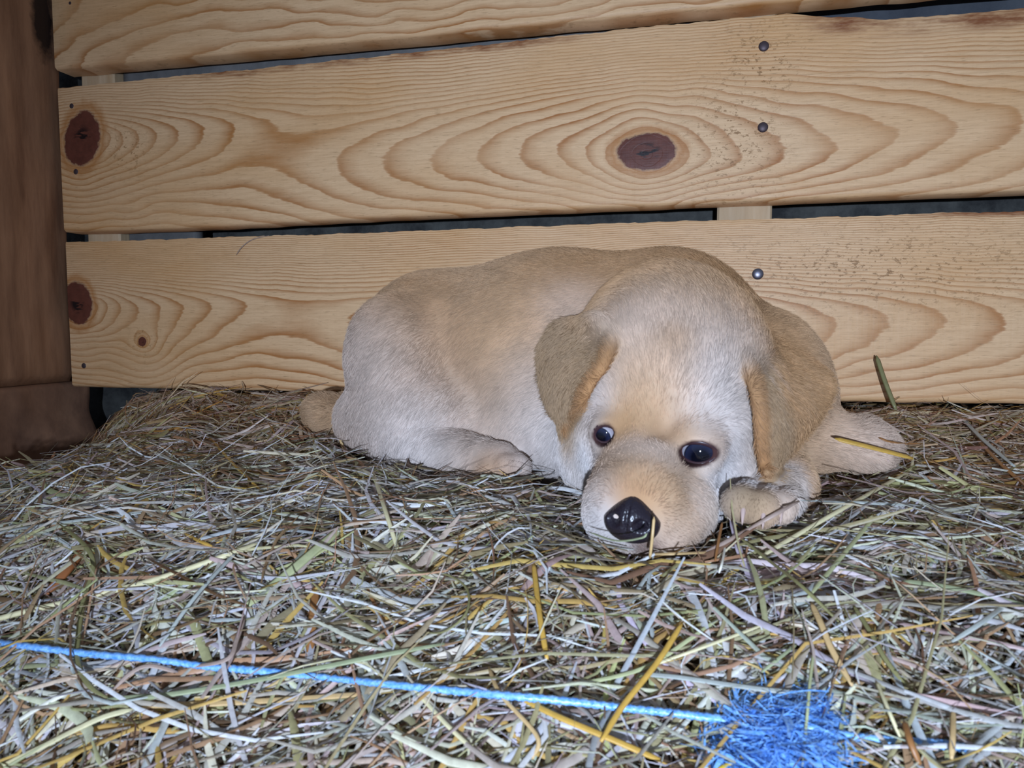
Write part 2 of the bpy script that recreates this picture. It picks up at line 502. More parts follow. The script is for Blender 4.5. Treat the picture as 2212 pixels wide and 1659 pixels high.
def window(c0, c1, pad):
    a = np.clip(np.floor((np.minimum(c0, c1)-pad-BLO)/HV).astype(int), 0, GN-1)
    b = np.clip(np.ceil((np.maximum(c0, c1)+pad-BLO)/HV).astype(int)+1, 1, GN)
    return tuple(slice(int(i), int(j)) for i, j in zip(a, b))
def smin(a, b, k):
    if k <= 0: return np.minimum(a, b)
    h = np.maximum(k-np.abs(a-b), 0)/k
    return np.minimum(a, b)-h*h*k*.25
def smax(a, b, k):
    return -smin(-a, -b, k)
def cells(w):
    return gx[w[0]][:, None, None], gy[w[1]][None, :, None], gz[w[2]][None, None, :]

def basis(fwd, upish=(0, 0, 1)):
    """rows: local x (side), y (forward), z (up)"""
    f = np.array(fwd, float); f /= np.linalg.norm(f)
    s = np.cross(f, np.array(upish, float)); s /= np.linalg.norm(s)
    u = np.cross(s, f)
    return np.stack([s, f, u])
IDN = np.eye(3)
def d_ell(w, c, r, R):
    x, y, z = cells(w)
    x, y, z = x-np.float32(c[0]), y-np.float32(c[1]), z-np.float32(c[2])
    k0 = 0; k1 = 0
    for i in range(3):
        a = x*np.float32(R[i][0])+y*np.float32(R[i][1])+z*np.float32(R[i][2])
        k0 = k0+(a/np.float32(r[i]))**2; k1 = k1+(a/np.float32(r[i]**2))**2
    k0 = np.sqrt(k0); k1 = np.sqrt(k1)+1e-9
    return k0*(k0-1)/k1
def d_cone(w, a, b, ra, rb):
    x, y, z = cells(w)
    ab = (np.asarray(b)-a); L2 = float(ab@ab)
    ax, ay, az = x-np.float32(a[0]), y-np.float32(a[1]), z-np.float32(a[2])
    t = np.clip((ax*np.float32(ab[0])+ay*np.float32(ab[1])+az*np.float32(ab[2]))/np.float32(L2), 0, 1)
    d = np.sqrt((ax-t*np.float32(ab[0]))**2+(ay-t*np.float32(ab[1]))**2+(az-t*np.float32(ab[2]))**2)
    return d-(ra+(rb-ra)*t)
def ell(c, r, k=.012, R=IDN, sub=False):
    r = np.array(r, float); m = r.max()+k+.012
    w = window(np.asarray(c), np.asarray(c), m)
    d = d_ell(w, c, r, R)
    SDF[w] = smax(SDF[w], -d, k) if sub else smin(SDF[w], d, k)
def cone(a, b, ra, rb, k=.012):
    a, b = np.asarray(a), np.asarray(b)
    w = window(a, b, max(ra, rb)+k+.012)
    SDF[w] = smin(SDF[w], d_cone(w, a, b, ra, rb), k)
def sheet(rows, thick, k=.006):
    """ear: grid of points (rows x cols) -> thin smooth flap; thick per row"""
    G = np.array(rows, float); T = np.array(thick, float)
    def cat(A, n):
        m = len(A); out = []
        for s in np.linspace(0, m-1, n):
            i = min(int(s), m-2); f = s-i
            p0, p1, p2, p3 = A[max(i-1, 0)], A[i], A[i+1], A[min(i+2, m-1)]
            out.append(.5*((2*p1)+(-p0+p2)*f+(2*p0-5*p1+4*p2-p3)*f*f+(-p0+3*p1-3*p2+p3)*f**3))
        return np.array(out)
    A = cat(G, 34); A = np.swapaxes(cat(np.swapaxes(A, 0, 1), 26), 0, 1)
    TT = np.repeat(cat(T, 34)[:, None], 26, 1)
    P = A.reshape(-1, 3).astype(np.float32); TT = TT.reshape(-1).astype(np.float32)
    w = window(P.min(0), P.max(0), .016)
    x, y, z = np.broadcast_arrays(*cells(w))
    C_ = np.stack([x, y, z], -1).reshape(-1, 3)
    near = np.zeros(len(C_), bool); D = np.full(len(C_), .05, np.float32)
    for a in range(0, len(C_), 20000):
        c = C_[a:a+20000]
        d2 = (c**2).sum(1)[:, None]+(P**2).sum(1)[None]-2*c@P.T
        d = np.sqrt(np.maximum(d2, 0))-TT[None]
        D[a:a+20000] = d.min(1)
    SDF[w] = smin(SDF[w], D.reshape(x.shape), k)
    return A

# trunk ------------------------------------------------------------
cone(Q(960, 765, -.075), Q(1200, 772, -.085), .058, .069, .0)
cone(Q(1200, 776, -.085), Q(1420, 755, -.092), .069, .062, .02)
ell(Q(930, 775, -.085), (.050, .050, .054), .02)                       # rump
cone(Q(1430, 745, -.095), Q(1590, 872, -.118), .054, .048, .02)        # shoulders to far side
ell(Q(1640, 800, -.135), (.034, .036, .036), .015)
ell(Q(1655, 885, -.125), (.036, .04, .042), .02)
# chest and throat
ell(Q(1240, 915, -.130), (.046, .044, .040), .02)
ell(Q(1400, 960, -.150), (.055, .045, .035), .02)
ell(Q(1120, 950, -.110), (.055, .045, .030), .02)
# thigh, lower leg, hind foot
RT = basis((0, 1, 0)); 
ct, st_ = math.cos(-.25), math.sin(-.25)
RTH = np.array([[ct, 0, -st_], [0, 1, 0], [st_, 0, ct]])
ell(Q(868, 805, -.128), (.037, .030, .052), .010, RTH)
ell(Q(905, 885, -.135), (.042, .028, .030), .010)
cone(Q(800, 905, -.120), Q(880, 962, -.150), .024, .0160, .012)
cone(Q(880, 962, -.150), Q(1000, 988, -.160), .0155, .0135, .008)
cone(Q(1000, 988, -.160), Q(1080, 1003, -.176), .0135, .0130, .006)
for px, py, yy in ((1062, 1016, -.184), (1092, 1008, -.186), (1120, 1008, -.182)):
    cone(Q(px-22, py-4, yy+.008), Q(px, py, yy), .0080, .0075, .002)
# tail
tl = [Q(790, 890, -.060), Q(740, 905, -.075), Q(700, 893, -.088), Q(684, 885, -.098)]
for (a, b, ra, rb) in zip(tl[:-1], tl[1:], (.020, .0165, .0135), (.0165, .0135, .009)):
    cone(a, b, ra, rb, .008)
# far foreleg stretched out to the side
cone(Q(1640, 940, -.130), Q(1760, 948, -.135), .022, .0165, .010)
cone(Q(1760, 948, -.135), Q(1860, 958, -.140), .0165, .0145, .008)
cone(Q(1860, 958, -.140), Q(1890, 968, -.142), .0145, .0125, .006)
for px, py, yy in ((1902, 950, -.128), (1918, 962, -.138), (1905, 978, -.148)):
    cone(Q(px-30, py-2, yy), Q(px, py+3, yy-.004), .0075, .0068, .002)
# head ---------------------------------------------------------------
HC = Q(1448, 805, -.195)
E_L, E_R = Q(1305, 938, -.2385), Q(1504, 980, -.2515)
side = E_R-E_L; side /= np.linalg.norm(side)
NOSE = Q(1362, 1112, -.296)
fw = NOSE-(E_L+E_R)/2-np.array([0, 0, .0]); fw -= side*(fw@side); fw /= np.linalg.norm(fw)
upv = np.cross(side, fw)
RH = np.stack([side, fw, upv])      # local: side (to the lens-right eye), muzzle, crown
ell(HC, (.0520, .050, .0505), .022)
ell(Q(1440, 880, -.205), (.048, .042, .036), .02)
cone(Q(1440, 735, -.165), Q(1480, 705, -.120), .042, .034, .025)        # nape
ell(Q(1585, 930, -.185), (.030, .034, .036), .018)                     # cheeks
ell(Q(1298, 968, -.190), (.022, .032, .030), .015)
cone(Q(1510, 1012, -.205), Q(1420, 1085, -.230), .026, .025, .014)     # jaw
# brows
ell(Q(1510, 925, -.232), (.0165, .013, .0105), .010)
ell(Q(1322, 895, -.226), (.0140, .012, .0100), .010)
# bridge and muzzle
MZ0 = Q(1408, 985, -.232); MZ1 = Q(1378, 1085, -.275)
cone(MZ0, MZ1, .0250, .0210, .022)
ell(Q(1330, 1095, -.268), (.0125, .018, .0165), .008, RH)              # flews
ell(Q(1425, 1112, -.266), (.0190, .020, .0150), .008, RH)
ell(Q(1465, 1096, -.252), (.0170, .019, .0160), .010)
ell(Q(1385, 1148, -.268), (.0190, .014, .0075), .005)                  # chin
ell(Q(1364, 1088, -.283), (.0150, .0120, .0110), .008, RH)
# soft furrow of the forehead
ell(Q(1436, 862, -.262), (.004, .010, .016), .010, RH, sub=True)

# near foreleg and paw beside the chin
cone(Q(1650, 970, -.150), Q(1690, 1048, -.195), .020, .0155, .003)
cone(Q(1690, 1048, -.195), Q(1658, 1074, -.225), .0150, .0120, .004)
for px, py, yy, r in ((1598, 1088, -.260, .0080), (1643, 1100, -.262, .0082), (1684, 1096, -.251, .0074)):
    cone(Q(px+18, py-22, yy+.026), Q(px, py, yy), r*.85, r, .0006)

# ears -----------------------------------------------------------------
def surf_at(px, py):
    """first zero crossing of the field along the pixel's ray"""
    d = ray(px, py); d = d/np.linalg.norm(d)
    s = np.arange(.20, .62, .0004)
    P = CAM[None]+d[None]*s[:, None]
    I = np.round((P-BLO)/HV).astype(int)
    ok = ((I >= 0) & (I < GN)).all(1)
    v = np.full(len(s), 1.0)
    v[ok] = SDF[I[ok, 0], I[ok, 1], I[ok, 2]]
    hit = v < 0
    return P[int(np.argmax(hit))] if hit.any() else None
def row(*pts):
    """(px, py, y) or (px, py, 'o', off): off metres in front of the head's own surface"""
    out = []
    for p in pts:
        if p[2] == 'o':
            s = surf_at(p[0], p[1])
            out.append(s+(CAM-s)/np.linalg.norm(CAM-s)*p[3])
        else: out.append(Q(*p))
    return out
EAR_A = sheet([
    row((1250, 700, -.165), (1290, 690, 'o', -.002), (1325, 725, 'o', -.002)),
    row((1200, 708, -.172), (1252, 712, -.198), (1318, 750, 'o', .004)),
    row((1170, 760, -.176), (1228, 772, -.216), (1302, 790, 'o', .009)),
    row((1172, 818, -.180), (1216, 832, -.222), (1278, 826, 'o', .010)),
    row((1186, 872, -.188), (1218, 885, -.222), (1256, 868, 'o', .009)),
    row((1206, 904, -.200), (1220, 911, -.216), (1237, 902, -.224)),
    row((1214, 923, -.207), (1218, 925, -.212), (1223, 923, -.216))],
    [.0040, .0034, .0028, .0026, .0025, .0022, .0020], .003)
EAR_B = sheet([
    row((1608, 775, 'o', -.003), (1680, 735, 'o', -.003), (1740, 785, 'o', -.003)),
    row((1620, 800, 'o', .005), (1705, 785, 'o', .012), (1782, 815, -.172)),
    row((1634, 850, 'o', .010), (1712, 850, 'o', .016), (1786, 852, -.182)),
    row((1642, 905, 'o', .011), (1704, 908, 'o', .016), (1760, 902, -.198)),
    row((1643, 955, 'o', .010), (1682, 960, 'o', .014), (1720, 952, -.210)),
    row((1648, 995, 'o', .009), (1665, 999, 'o', .010), (1684, 995, -.218)),
    row((1653, 1020, 'o', .007), (1658, 1022, 'o', .007), (1664, 1020, -.222))],
    [.0042, .0036, .0031, .0028, .0026, .0023, .0020], .003)

# eye openings
def eye_frame(E):
    n = CAM-E; n /= np.linalg.norm(n)
    n = .55*n+.45*fw; n /= np.linalg.norm(n)
    s = side-n*(side@n); s /= np.linalg.norm(s)
    return np.stack([s, n, np.cross(s, n)])
# ---- surface nets
def surface_nets(f, origin, h):
    s = f < 0
    nx, ny, nz = (n-1 for n in f.shape)
    cnt = np.zeros((nx, ny, nz), np.int8)
    for i in (0, 1):
        for j in (0, 1):
            for k in (0, 1):
                cnt += s[i:i+nx, j:j+ny, k:k+nz]
    act = (cnt > 0) & (cnt < 8)
    ci = np.argwhere(act)
    idx = np.full(act.shape, -1, np.int64); idx[act] = np.arange(len(ci))
    pos = np.zeros((len(ci), 3)); num = np.zeros(len(ci))
    corners = [(i, j, k) for i in (0, 1) for j in (0, 1) for k in (0, 1)]
    for a in corners:
        for ax in range(3):
            if a[ax]: continue
            b = list(a); b[ax] = 1
            fa = f[ci[:, 0]+a[0], ci[:, 1]+a[1], ci[:, 2]+a[2]]
            fb = f[ci[:, 0]+b[0], ci[:, 1]+b[1], ci[:, 2]+b[2]]
            m = (fa < 0) != (fb < 0)
            t = np.where(m, fa/np.where(m, fa-fb, 1), 0)
            p = np.zeros((len(ci), 3)); p[:] = a; p[:, ax] = t
            pos[m] += p[m]; num[m] += 1
    V = origin+h*(ci+pos/num[:, None])
    quads = []
    for ax in range(3):
        sl0 = [slice(1, -1)]*3; sl1 = [slice(1, -1)]*3
        sl0[ax] = slice(0, -1); sl1[ax] = slice(1, None)
        A, B = s[tuple(sl0)], s[tuple(sl1)]
        e = np.argwhere(A != B); inside = A[tuple(e.T)]
        e = e+1; e[:, ax] -= 1
        u, v = (ax+1) % 3, (ax+2) % 3
        def cell(du, dv):
            c = e.copy(); c[:, u] -= du; c[:, v] -= dv
            return idx[c[:, 0], c[:, 1], c[:, 2]]
        q = np.stack([cell(1, 1), cell(0, 1), cell(0, 0), cell(1, 0)], -1)
        q[~inside] = q[~inside][:, ::-1]
        quads.append(q)
    return V, np.concatenate(quads)

def relax(V, Qd, it, lam=.5, w=None):
    e = np.concatenate([Qd[:, [0, 1]], Qd[:, [1, 2]], Qd[:, [2, 3]], Qd[:, [3, 0]]])
    deg = np.bincount(e.ravel(), minlength=len(V)).astype(float)[:, None]
    for n in range(it):
        lamn = lam if n % 2 == 0 else -lam*1.04
        acc = np.zeros_like(V)
        for c in range(3):
            acc[:, c] = np.bincount(e[:, 0], V[e[:, 1], c], len(V))+np.bincount(e[:, 1], V[e[:, 0], c], len(V))
        V = V+lamn*(acc/deg-V)
    return V

# eyes: find the lids' plane on the finished field, then open the lids
EYES = []
for (px, py, rx, rz, tilt) in ((1306, 938, .0050, .0041, -.45), (1505, 978, .0078, .0047, -.12)):
    p = surf_at(px, py)
    R = eye_frame(p)
    c_, s_ = math.cos(tilt), math.sin(tilt)
    R = np.stack([c_*R[0]+s_*R[2], R[1], -s_*R[0]+c_*R[2]])
    r = rx*1.22
    c = p-R[1]*(r*.86)
    EYES.append((p, R, rx, rz, c, r))
    ell(c, (r+.0016,)*3, .007, R)                                      # lids over the ball
    ell(c+R[1]*(r+.001), (rx, .0075, rz), .0012, R, sub=True)          # the opening between them
SDF[0] = SDF[-1] = .05; SDF[:, 0] = SDF[:, -1] = .05; SDF[:, :, 0] = SDF[:, :, -1] = .05
BV, BQ = surface_nets(SDF, BLO, HV)
BV = relax(BV, BQ, 6, .5)

def mesh_normals(V, Qd):
    n = np.cross(V[Qd[:, 2]]-V[Qd[:, 0]], V[Qd[:, 3]]-V[Qd[:, 1]])
    out = np.zeros_like(V)
    for c in range(3):
        for i in range(4):
            out[:, c] += np.bincount(Qd[:, i], n[:, c], len(V))
    return out/(np.linalg.norm(out, axis=1, keepdims=True)+1e-12)
BN = mesh_normals(BV, BQ)

def sdf_at(P):
    P = np.asarray(P); I = np.round((P-BLO)/HV).astype(int)
    ok = ((I >= 0) & (I < GN)).all(-1)
    I = np.clip(I, 0, GN-1)
    return np.where(ok, SDF[I[..., 0], I[..., 1], I[..., 2]], .05)

PUP = empty('puppy', (float(Q(1200, 1000, -.12)[0]), -.12, float(ground(0., -.12))))
tag(PUP, 'golden tan puppy lying curled on the hay, chin down, against the plank wall', 'puppy')
PL = np.array(PUP.location)

# ---- colour of the coat: anchors picked on the coat itself
def hits(pxs):
    out = []
    for (px, py) in pxs:
        p = surf_at(px, py)
        out.append(p if p is not None else Q(px, py, -.1))
    return np.array(out)
T_GOLD, T_TAN, T_CREAM, T_WHITE, T_EAR, T_RUST = srgb(194, 158, 122), srgb(180, 138, 96), srgb(204, 183, 168), srgb(214, 207, 204), srgb(166, 136, 104), srgb(166, 116, 70)
CA = [  # px, py, colour, reach (m)
    (1000, 640, T_GOLD, .05), (1200, 600, T_TAN, .04), (1400, 570, T_TAN, .04), (1500, 620, T_GOLD, .04), (1150, 760, T_GOLD, .05),
    (1120, 860, T_GOLD, .04), (960, 760, T_TAN, .03), (900, 640, T_TAN, .03), (830, 760, T_CREAM, .035), (860, 880, T_CREAM, .035), (780, 850, T_CREAM, .03),
    (900, 940, T_WHITE, .03), (1050, 940, T_CREAM, .03), (1180, 900, T_WHITE, .028), (1200, 990, T_WHITE, .03), (1160, 820, T_CREAM, .02), (1180, 960, T_WHITE, .03),
    (1230, 660, T_CREAM, .018), (1090, 1002, T_RUST, .018), (1386, 1176, srgb(84, 62, 58), .0045), (1400, 1182, srgb(96, 70, 64), .0045), (1060, 1015, T_TAN, .012), (690, 885, T_GOLD, .015), (730, 900, T_CREAM, .012),
    (1230, 740, T_EAR, .016), (1200, 790, T_EAR, .014), (1250, 800, T_EAR, .012), (1195, 860, T_EAR, .012), (1225, 880, T_EAR, .010), (1218, 925, T_EAR, .010), (1290, 755, T_EAR, .010),
    (1640, 810, T_EAR, .013), (1660, 870, T_EAR, .016), (1665, 940, T_EAR, .014), (1655, 1000, T_EAR, .012), (1720, 800, T_TAN, .018), (1725, 870, T_TAN, .018), (1780, 830, T_RUST, .014), (1700, 930, T_EAR, .014), (1750, 880, T_EAR, .014),
    (1400, 700, T_CREAM, .025), (1500, 720, T_CREAM, .025), (1450, 760, T_GOLD, .012), (1460, 735, T_TAN, .007), (1400, 820, T_GOLD, .018), (1440, 870, T_GOLD, .016), (1402, 905, T_TAN, .013), (1345, 900, T_TAN, .006), (1345, 860, T_GOLD, .012),
    (1560, 820, T_WHITE, .020), (1590, 900, T_WHITE, .018), (1530, 890, T_CREAM, .014), (1600, 980, T_WHITE, .02), (1560, 1020, T_WHITE, .02), (1290, 850, T_WHITE, .012), (1270, 920, T_CREAM, .012), (1265, 980, T_WHITE, .012),
    (1552, 955, T_TAN, .009), (1470, 935, T_TAN, .007), (1330, 915, T_TAN, .006), (1450, 985, T_CREAM, .007), (1400, 975, T_CREAM, .012), (1360, 1010, T_GOLD, .014), (1440, 1040, T_GOLD, .014), (1365, 1068, T_RUST, .012), (1290, 1060, T_CREAM, .010), (1285, 1110, T_WHITE, .010),
    (1460, 1110, T_GOLD, .014), (1500, 1060, T_CREAM, .012), (1440, 1160, T_CREAM, .012), (1330, 1150, T_WHITE, .008), (1480, 1010, T_GOLD, .010),
    (1598, 1078, srgb(138, 116, 88), .011), (1620, 1060, srgb(150, 124, 92), .008), (1660, 1070, T_GOLD, .014), (1690, 1090, T_CREAM, .010), (1800, 950, T_GOLD, .03), (1880, 960, T_CREAM, .02), (1650, 700, T_TAN, .025), (1560, 640, T_GOLD, .03), (1600, 730, T_CREAM, .02),
]
CP = hits([(a[0], a[1]) for a in CA]); CC = np.array([a[2] for a in CA]); CR = np.array([a[3] for a in CA])
def coat(P):
    out = np.zeros((len(P), 3)); ws = np.full(len(P), 1e-4); out += 1e-4*np.array(T_GOLD)
    for p, c, r in zip(CP, CC, CR):
        w = np.exp(-((P-p)**2).sum(1)/(r*r))/r**.5*.1
        out += w[:, None]*c; ws += w
    col = out/ws[:, None]
    for A, rim in ((EAR_A, -1), (EAR_B, 0)):         # the ear flaps are a darker tan, rustier along the front edge
        g = A.reshape(-1, 3)[::3]; ok = ((P > g.min(0)-.01) & (P < g.max(0)+.01)).all(1)
        if not ok.any(): continue
        p = P[ok]
        d = np.sqrt(np.maximum(((p**2).sum(1)[:, None]+(g**2).sum(1)[None]-2*p@g.T).min(1), 0))
        e = A[:, rim]; de = np.sqrt(np.maximum(((p**2).sum(1)[:, None]+(e**2).sum(1)[None]-2*p@e.T).min(1), 0))
        b = A[0]; db = np.sqrt(np.maximum(((p**2).sum(1)[:, None]+(b**2).sum(1)[None]-2*p@b.T).min(1), 0))
        w = ((1-smooth(.0045, .0062, d))*smooth(.002, .016, db))[:, None]
        ec = np.array(T_EAR)+(np.array(T_RUST)-np.array(T_EAR))*(.75*(1-smooth(.0015, .0055, de)))[:, None]
        if rim == 0:
            ec = ec+(np.array(T_TAN)-ec)*smooth(.012, .026, de)[:, None]*.8
        col[ok] = col[ok]*(1-w)+ec*w
    n = vnoise(P*70, 5)[:, None]*.10+vnoise(P*220, 6)[:, None]*.06
    return np.clip(col*(1+n), .01, .95)
# bare dark skin round the eyes
def lid_dark(P):
    d = np.zeros(len(P))
    for (p, R, rx, rz, _c, _r) in EYES:
        L = (P-p)@R.T
        q = np.sqrt((L[:, 0]/rx)**2+(L[:, 2]/rz)**2+(L[:, 1]/.012)**2)
        d = np.maximum(d, 1-smooth(1.12, 1.42, q))
    return d

m_skin, nt, bs = new_mat('puppy_coat')
at = nd(nt, 'ShaderNodeAttribute', attribute_name='coat')
nt.links.new(at.outputs['Color'], bs.inputs['Base Color'])
bs.inputs['Roughness'].default_value = .8; bs.inputs['Specular IOR Level'].default_value = .1
body = quads_obj('body', BV-PL, BQ, m_skin, PUP)
bc = coat(BV); ld = lid_dark(BV)[:, None]
bc = bc*(1-ld)+np.array(srgb(70, 46, 44))*ld
ca = body.data.attributes.new('coat', 'FLOAT_COLOR', 'POINT')
ca.data.foreach_set('color', np.concatenate([bc, np.ones((len(bc), 1))], 1).astype(np.float32).ravel())

# ---- eyes
m_eye, nt, bs = new_mat('puppy_eye')
tc = nt.nodes.new('ShaderNodeTexCoord')
sep = nt.nodes.new('ShaderNodeSeparateXYZ'); nt.links.new(tc.outputs['Object'], sep.inputs[0])
bs.inputs['Roughness'].default_value = .06; bs.inputs['Coat Weight'].default_value = .6; bs.inputs['Coat Roughness'].default_value = .03
er = nd(nt, 'ShaderNodeAttribute', attribute_name='iris').outputs['Fac']
nz_ = noise_n(nt, tc.outputs['Object'], 900, 3, .6)
er2 = math_n(nt, 'ADD', er, math_n(nt, 'MULTIPLY', math_n(nt, 'SUBTRACT', nz_, .5), .06))
nt.links.new(ramp(nt, er2, [(0, srgb(8, 9, 16)), (.40, srgb(10, 12, 24)), (.50, srgb(26, 28, 44)), (.76, srgb(38, 42, 64)), (.84, srgb(18, 18, 28)), (.90, srgb(172, 168, 176)), (1, srgb(160, 150, 156))]), bs.inputs['Base Color'])

m_lid, nt, bs = new_mat('eyelid_skin')
bs.inputs['Base Color'].default_value = (*srgb(62, 40, 44), 1); bs.inputs['Roughness'].default_value = .35

for (p, R, rx, rz, c, r), gz_ in zip(EYES, ((-.45, .20), (.18, .24))):
    look = R[1]+R[0]*gz_[0]+R[2]*gz_[1]; look /= np.linalg.norm(look)
    u = np.cross(look, R[2]); u /= np.linalg.norm(u); v = np.cross(u, look)
    V = []; Fc = []; I = []
    nr, na = 22, 32
    for i in range(nr+1):
        th = math.pi*i/nr
        cr = r*(1+.045*math.exp(-(th/.5)**2))      # cornea bulge
        for j in range(na):
            ph = 2*math.pi*j/na
            V.append(c+cr*(look*math.cos(th)+math.sin(th)*(u*math.cos(ph)+v*math.sin(ph))))
            I.append(min(th/.95, 1.0))
    for i in range(nr):
        for j in range(na):
            k = (j+1) % na
            Fc.append([i*na+j, i*na+k, (i+1)*na+k, (i+1)*na+j])
    eye = quads_obj('eye', np.array(V)-PL, Fc, m_eye, PUP)
    a = eye.data.attributes.new('iris', 'FLOAT', 'POINT'); a.data.foreach_set('value', np.array(I, np.float32))
    # lids: an almond ring of dark skin hugging the ball
    V = []; Fc = []; na, nb = 48, 8
    for i in range(na):
        ph = 2*math.pi*i/na
        ex, ez = math.cos(ph), math.sin(ph)
        ez = math.copysign(abs(ez)**1.25, ez)
        x, z = ex*rx*1.04, ez*rz*1.02
        d = math.sqrt(max((r+.0006)**2-x*x-z*z, (r*.45)**2))
        o = c + R[0]*x+R[2]*z+R[1]*d
        rad = (R[0]*x+R[2]*z); rad /= np.linalg.norm(rad)
        nn_ = (o-c)/np.linalg.norm(o-c)
        t = .0008
        for j in range(nb):
            a_ = 2*math.pi*j/nb
            V.append(o+t*(rad*math.cos(a_)*1.25+nn_*math.sin(a_)*.9))
    for i in range(na):
        for j in range(nb):
            i2, j2 = (i+1) % na, (j+1) % nb
            Fc.append([i*nb+j, i2*nb+j, i2*nb+j2, i*nb+j2])
    quads_obj('eyelid', np.array(V)-PL, Fc, m_lid, eye)

# ---- nose: leathery pad with two nostrils and a groove
m_nose, nt, bs = new_mat('nose_leather')
tc = nt.nodes.new('ShaderNodeTexCoord')
vo = nd(nt, 'ShaderNodeTexVoronoi', Scale=900.0); nt.links.new(tc.outputs['Object'], vo.inputs['Vector'])
bs.inputs['Base Color'].default_value = (*srgb(34, 28, 36), 1)
bs.inputs['Roughness'].default_value = .30; bs.inputs['Specular IOR Level'].default_value = .6
bump(nt, vo.outputs['Distance'], bs, .35, .0005)
NP = surf_at(1360, 1128)
nf = fw*.8+(CAM-NP)/np.linalg.norm(CAM-NP)*.35; nf /= np.linalg.norm(nf)
ns = side-nf*(side@nf); ns /= np.linalg.norm(ns); nu = np.cross(ns, nf)
V = []; Fc = []; nr, na = 26, 60
NR = .0115
for i in range(nr+1):
    th = math.pi*i/nr
    for j in range(na):
        ph = 2*math.pi*j/na
        x, y, z = math.sin(th)*math.cos(ph), math.cos(th), math.sin(th)*math.sin(ph)
        # wide above, narrow below
        wx = 1.0+.12*z if z > 0 else 1.0+.42*z
        X_, Y_, Z_ = x*NR*wx, y*NR*.80, z*NR*.86
        for s in (-1, 1):        # nostrils
            q = ((x-s*.50)/.21)**2+((z+.12)/.20)**2
            if y > 0: Y_ -= .0052*math.exp(-q**1.5)
        if y > 0: Y_ -= .0013*math.exp(-(x/.07)**2)*(1-smooth(-.1, .5, z))
        V.append(NP-nf*.0035+ns*X_+nf*Y_+nu*Z_)
for i in range(nr):
    for j in range(na):
        k = (j+1) % na
        Fc.append([i*na+j, i*na+k, (i+1)*na+k, (i+1)*na+j])
quads_obj('nose', np.array(V)-PL, Fc, m_nose, PUP)

# ---- claws
m_claw, nt, bs = new_mat('claw_horn')
bs.inputs['Base Color'].default_value = (*srgb(196, 170, 160), 1); bs.inputs['Roughness'].default_value = .35
def claw(p, d, L=.0075, r=.0017):
    d = np.array(d, float); d /= np.linalg.norm(d)
    s = np.cross(d, (0, 0, 1)); s /= np.linalg.norm(s); u = np.cross(s, d)
    V = []; Fc = []; n = 8; m = 6
    for i in range(m+1):
        t = i/m; c = p+d*L*t-u*(.0022*t*t); rr = r*(1-t)**.7+.0001
        for j in range(n):
            a = 2*math.pi*j/n
            V.append(c+rr*(s*math.cos(a)*.75+u*math.sin(a)))
    for i in range(m):
        for j in range(n):
            Fc.append([i*n+j, i*n+(j+1) % n, (i+1)*n+(j+1) % n, (i+1)*n+j])
    quads_obj('claw', np.array(V)-PL, Fc, m_claw, PUP)
for (px, py) in ((1606, 1104), (1650, 1112), (1688, 1103)):
    p = surf_at(px, py-6)
    if p is not None: claw(p+np.array([0, .002, -.001]), (-.1, -1, -.5))
for (px, py) in ((1917, 958), (1905, 978)):
    p = surf_at(px, py)
    if p is not None: claw(p+np.array([-.002, .002, 0]), (1, -.4, -.4))

# ---- fur
DA = [  # px, py, lay of the hair in the picture (dx, dy), reach
    (900, 680, -1, .45, .05), (1100, 620, -1, .25, .05), (1300, 600, -1, .2, .05), (1450, 590, -1, .1, .04), (1150, 780, -1, .35, .05), (950, 800, -.7, .8, .04),
    (820, 780, -.5, 1, .04), (850, 900, .1, 1, .03), (1000, 950, -.6, .8, .03), (1120, 920, -.7, .7, .04), (1200, 900, -.6, .8, .03), (1200, 1000, -.3, 1, .03), (1160, 760, -.9, .6, .03),
    (690, 890, -1, .1, .02), (1090, 1000, .6, .6, .012),
    (1560, 660, .1, -.6, .04), (1500, 640, .0, -1, .03), (1680, 740, .8, -.3, .03), (1760, 800, .7, .4, .02),
    (1230, 740, -.7, .6, .015), (1200, 820, .1, 1, .015), (1215, 900, .1, 1, .015), (1280, 770, -.6, .7, .012),
    (1640, 830, .0, 1, .015), (1700, 820, .3, 1, .015), (1670, 930, -.1, 1, .02), (1720, 880, -.1, 1, .015),
    (1440, 700, .05, -1, .03), (1350, 760, -.35, -1, .02), (1540, 760, .4, -1, .02), (1440, 850, .0, -1, .02), (1340, 860, -.6, -1, .015), (1560, 860, .7, -.8, .02),
    (1400, 950, .0, -1, .015), (1380, 1040, .0, -1, .012), (1310, 1030, -.7, -.4, .012), (1450, 1040, .7, -.5, .012), (1285, 1110, -.7, .6, .010), (1440, 1130, .6, .7, .012), (1510, 1080, 1, .4, .012),
    (1270, 960, -.7, .7, .015), (1550, 960, 1, .1, .012), (1600, 960, .8, .6, .02), (1580, 1020, .7, .8, .02),
    (1610, 1070, -.3, 1, .015), (1670, 1060, .2, 1, .015), (1800, 940, 1, .2, .03), (1880, 960, 1, .3, .02),
]
DP = hits([(a[0], a[1]) for a in DA]); DV = np.array([RIGHT*a[2]-UP*a[3] for a in DA]); DR = np.array([a[4] for a in DA])
DV /= np.linalg.norm(DV, axis=1, keepdims=True)
def lay(P):
    out = np.zeros((len(P), 3))+1e-6*np.array([-1, 0, -.5])
    for p, v, r in zip(DP, DV, DR):
        out += (np.exp(-((P-p)**2).sum(1)/(r*r*1.6)))[:, None]*v
    return out/(np.linalg.norm(out, axis=1, keepdims=True)+1e-12)

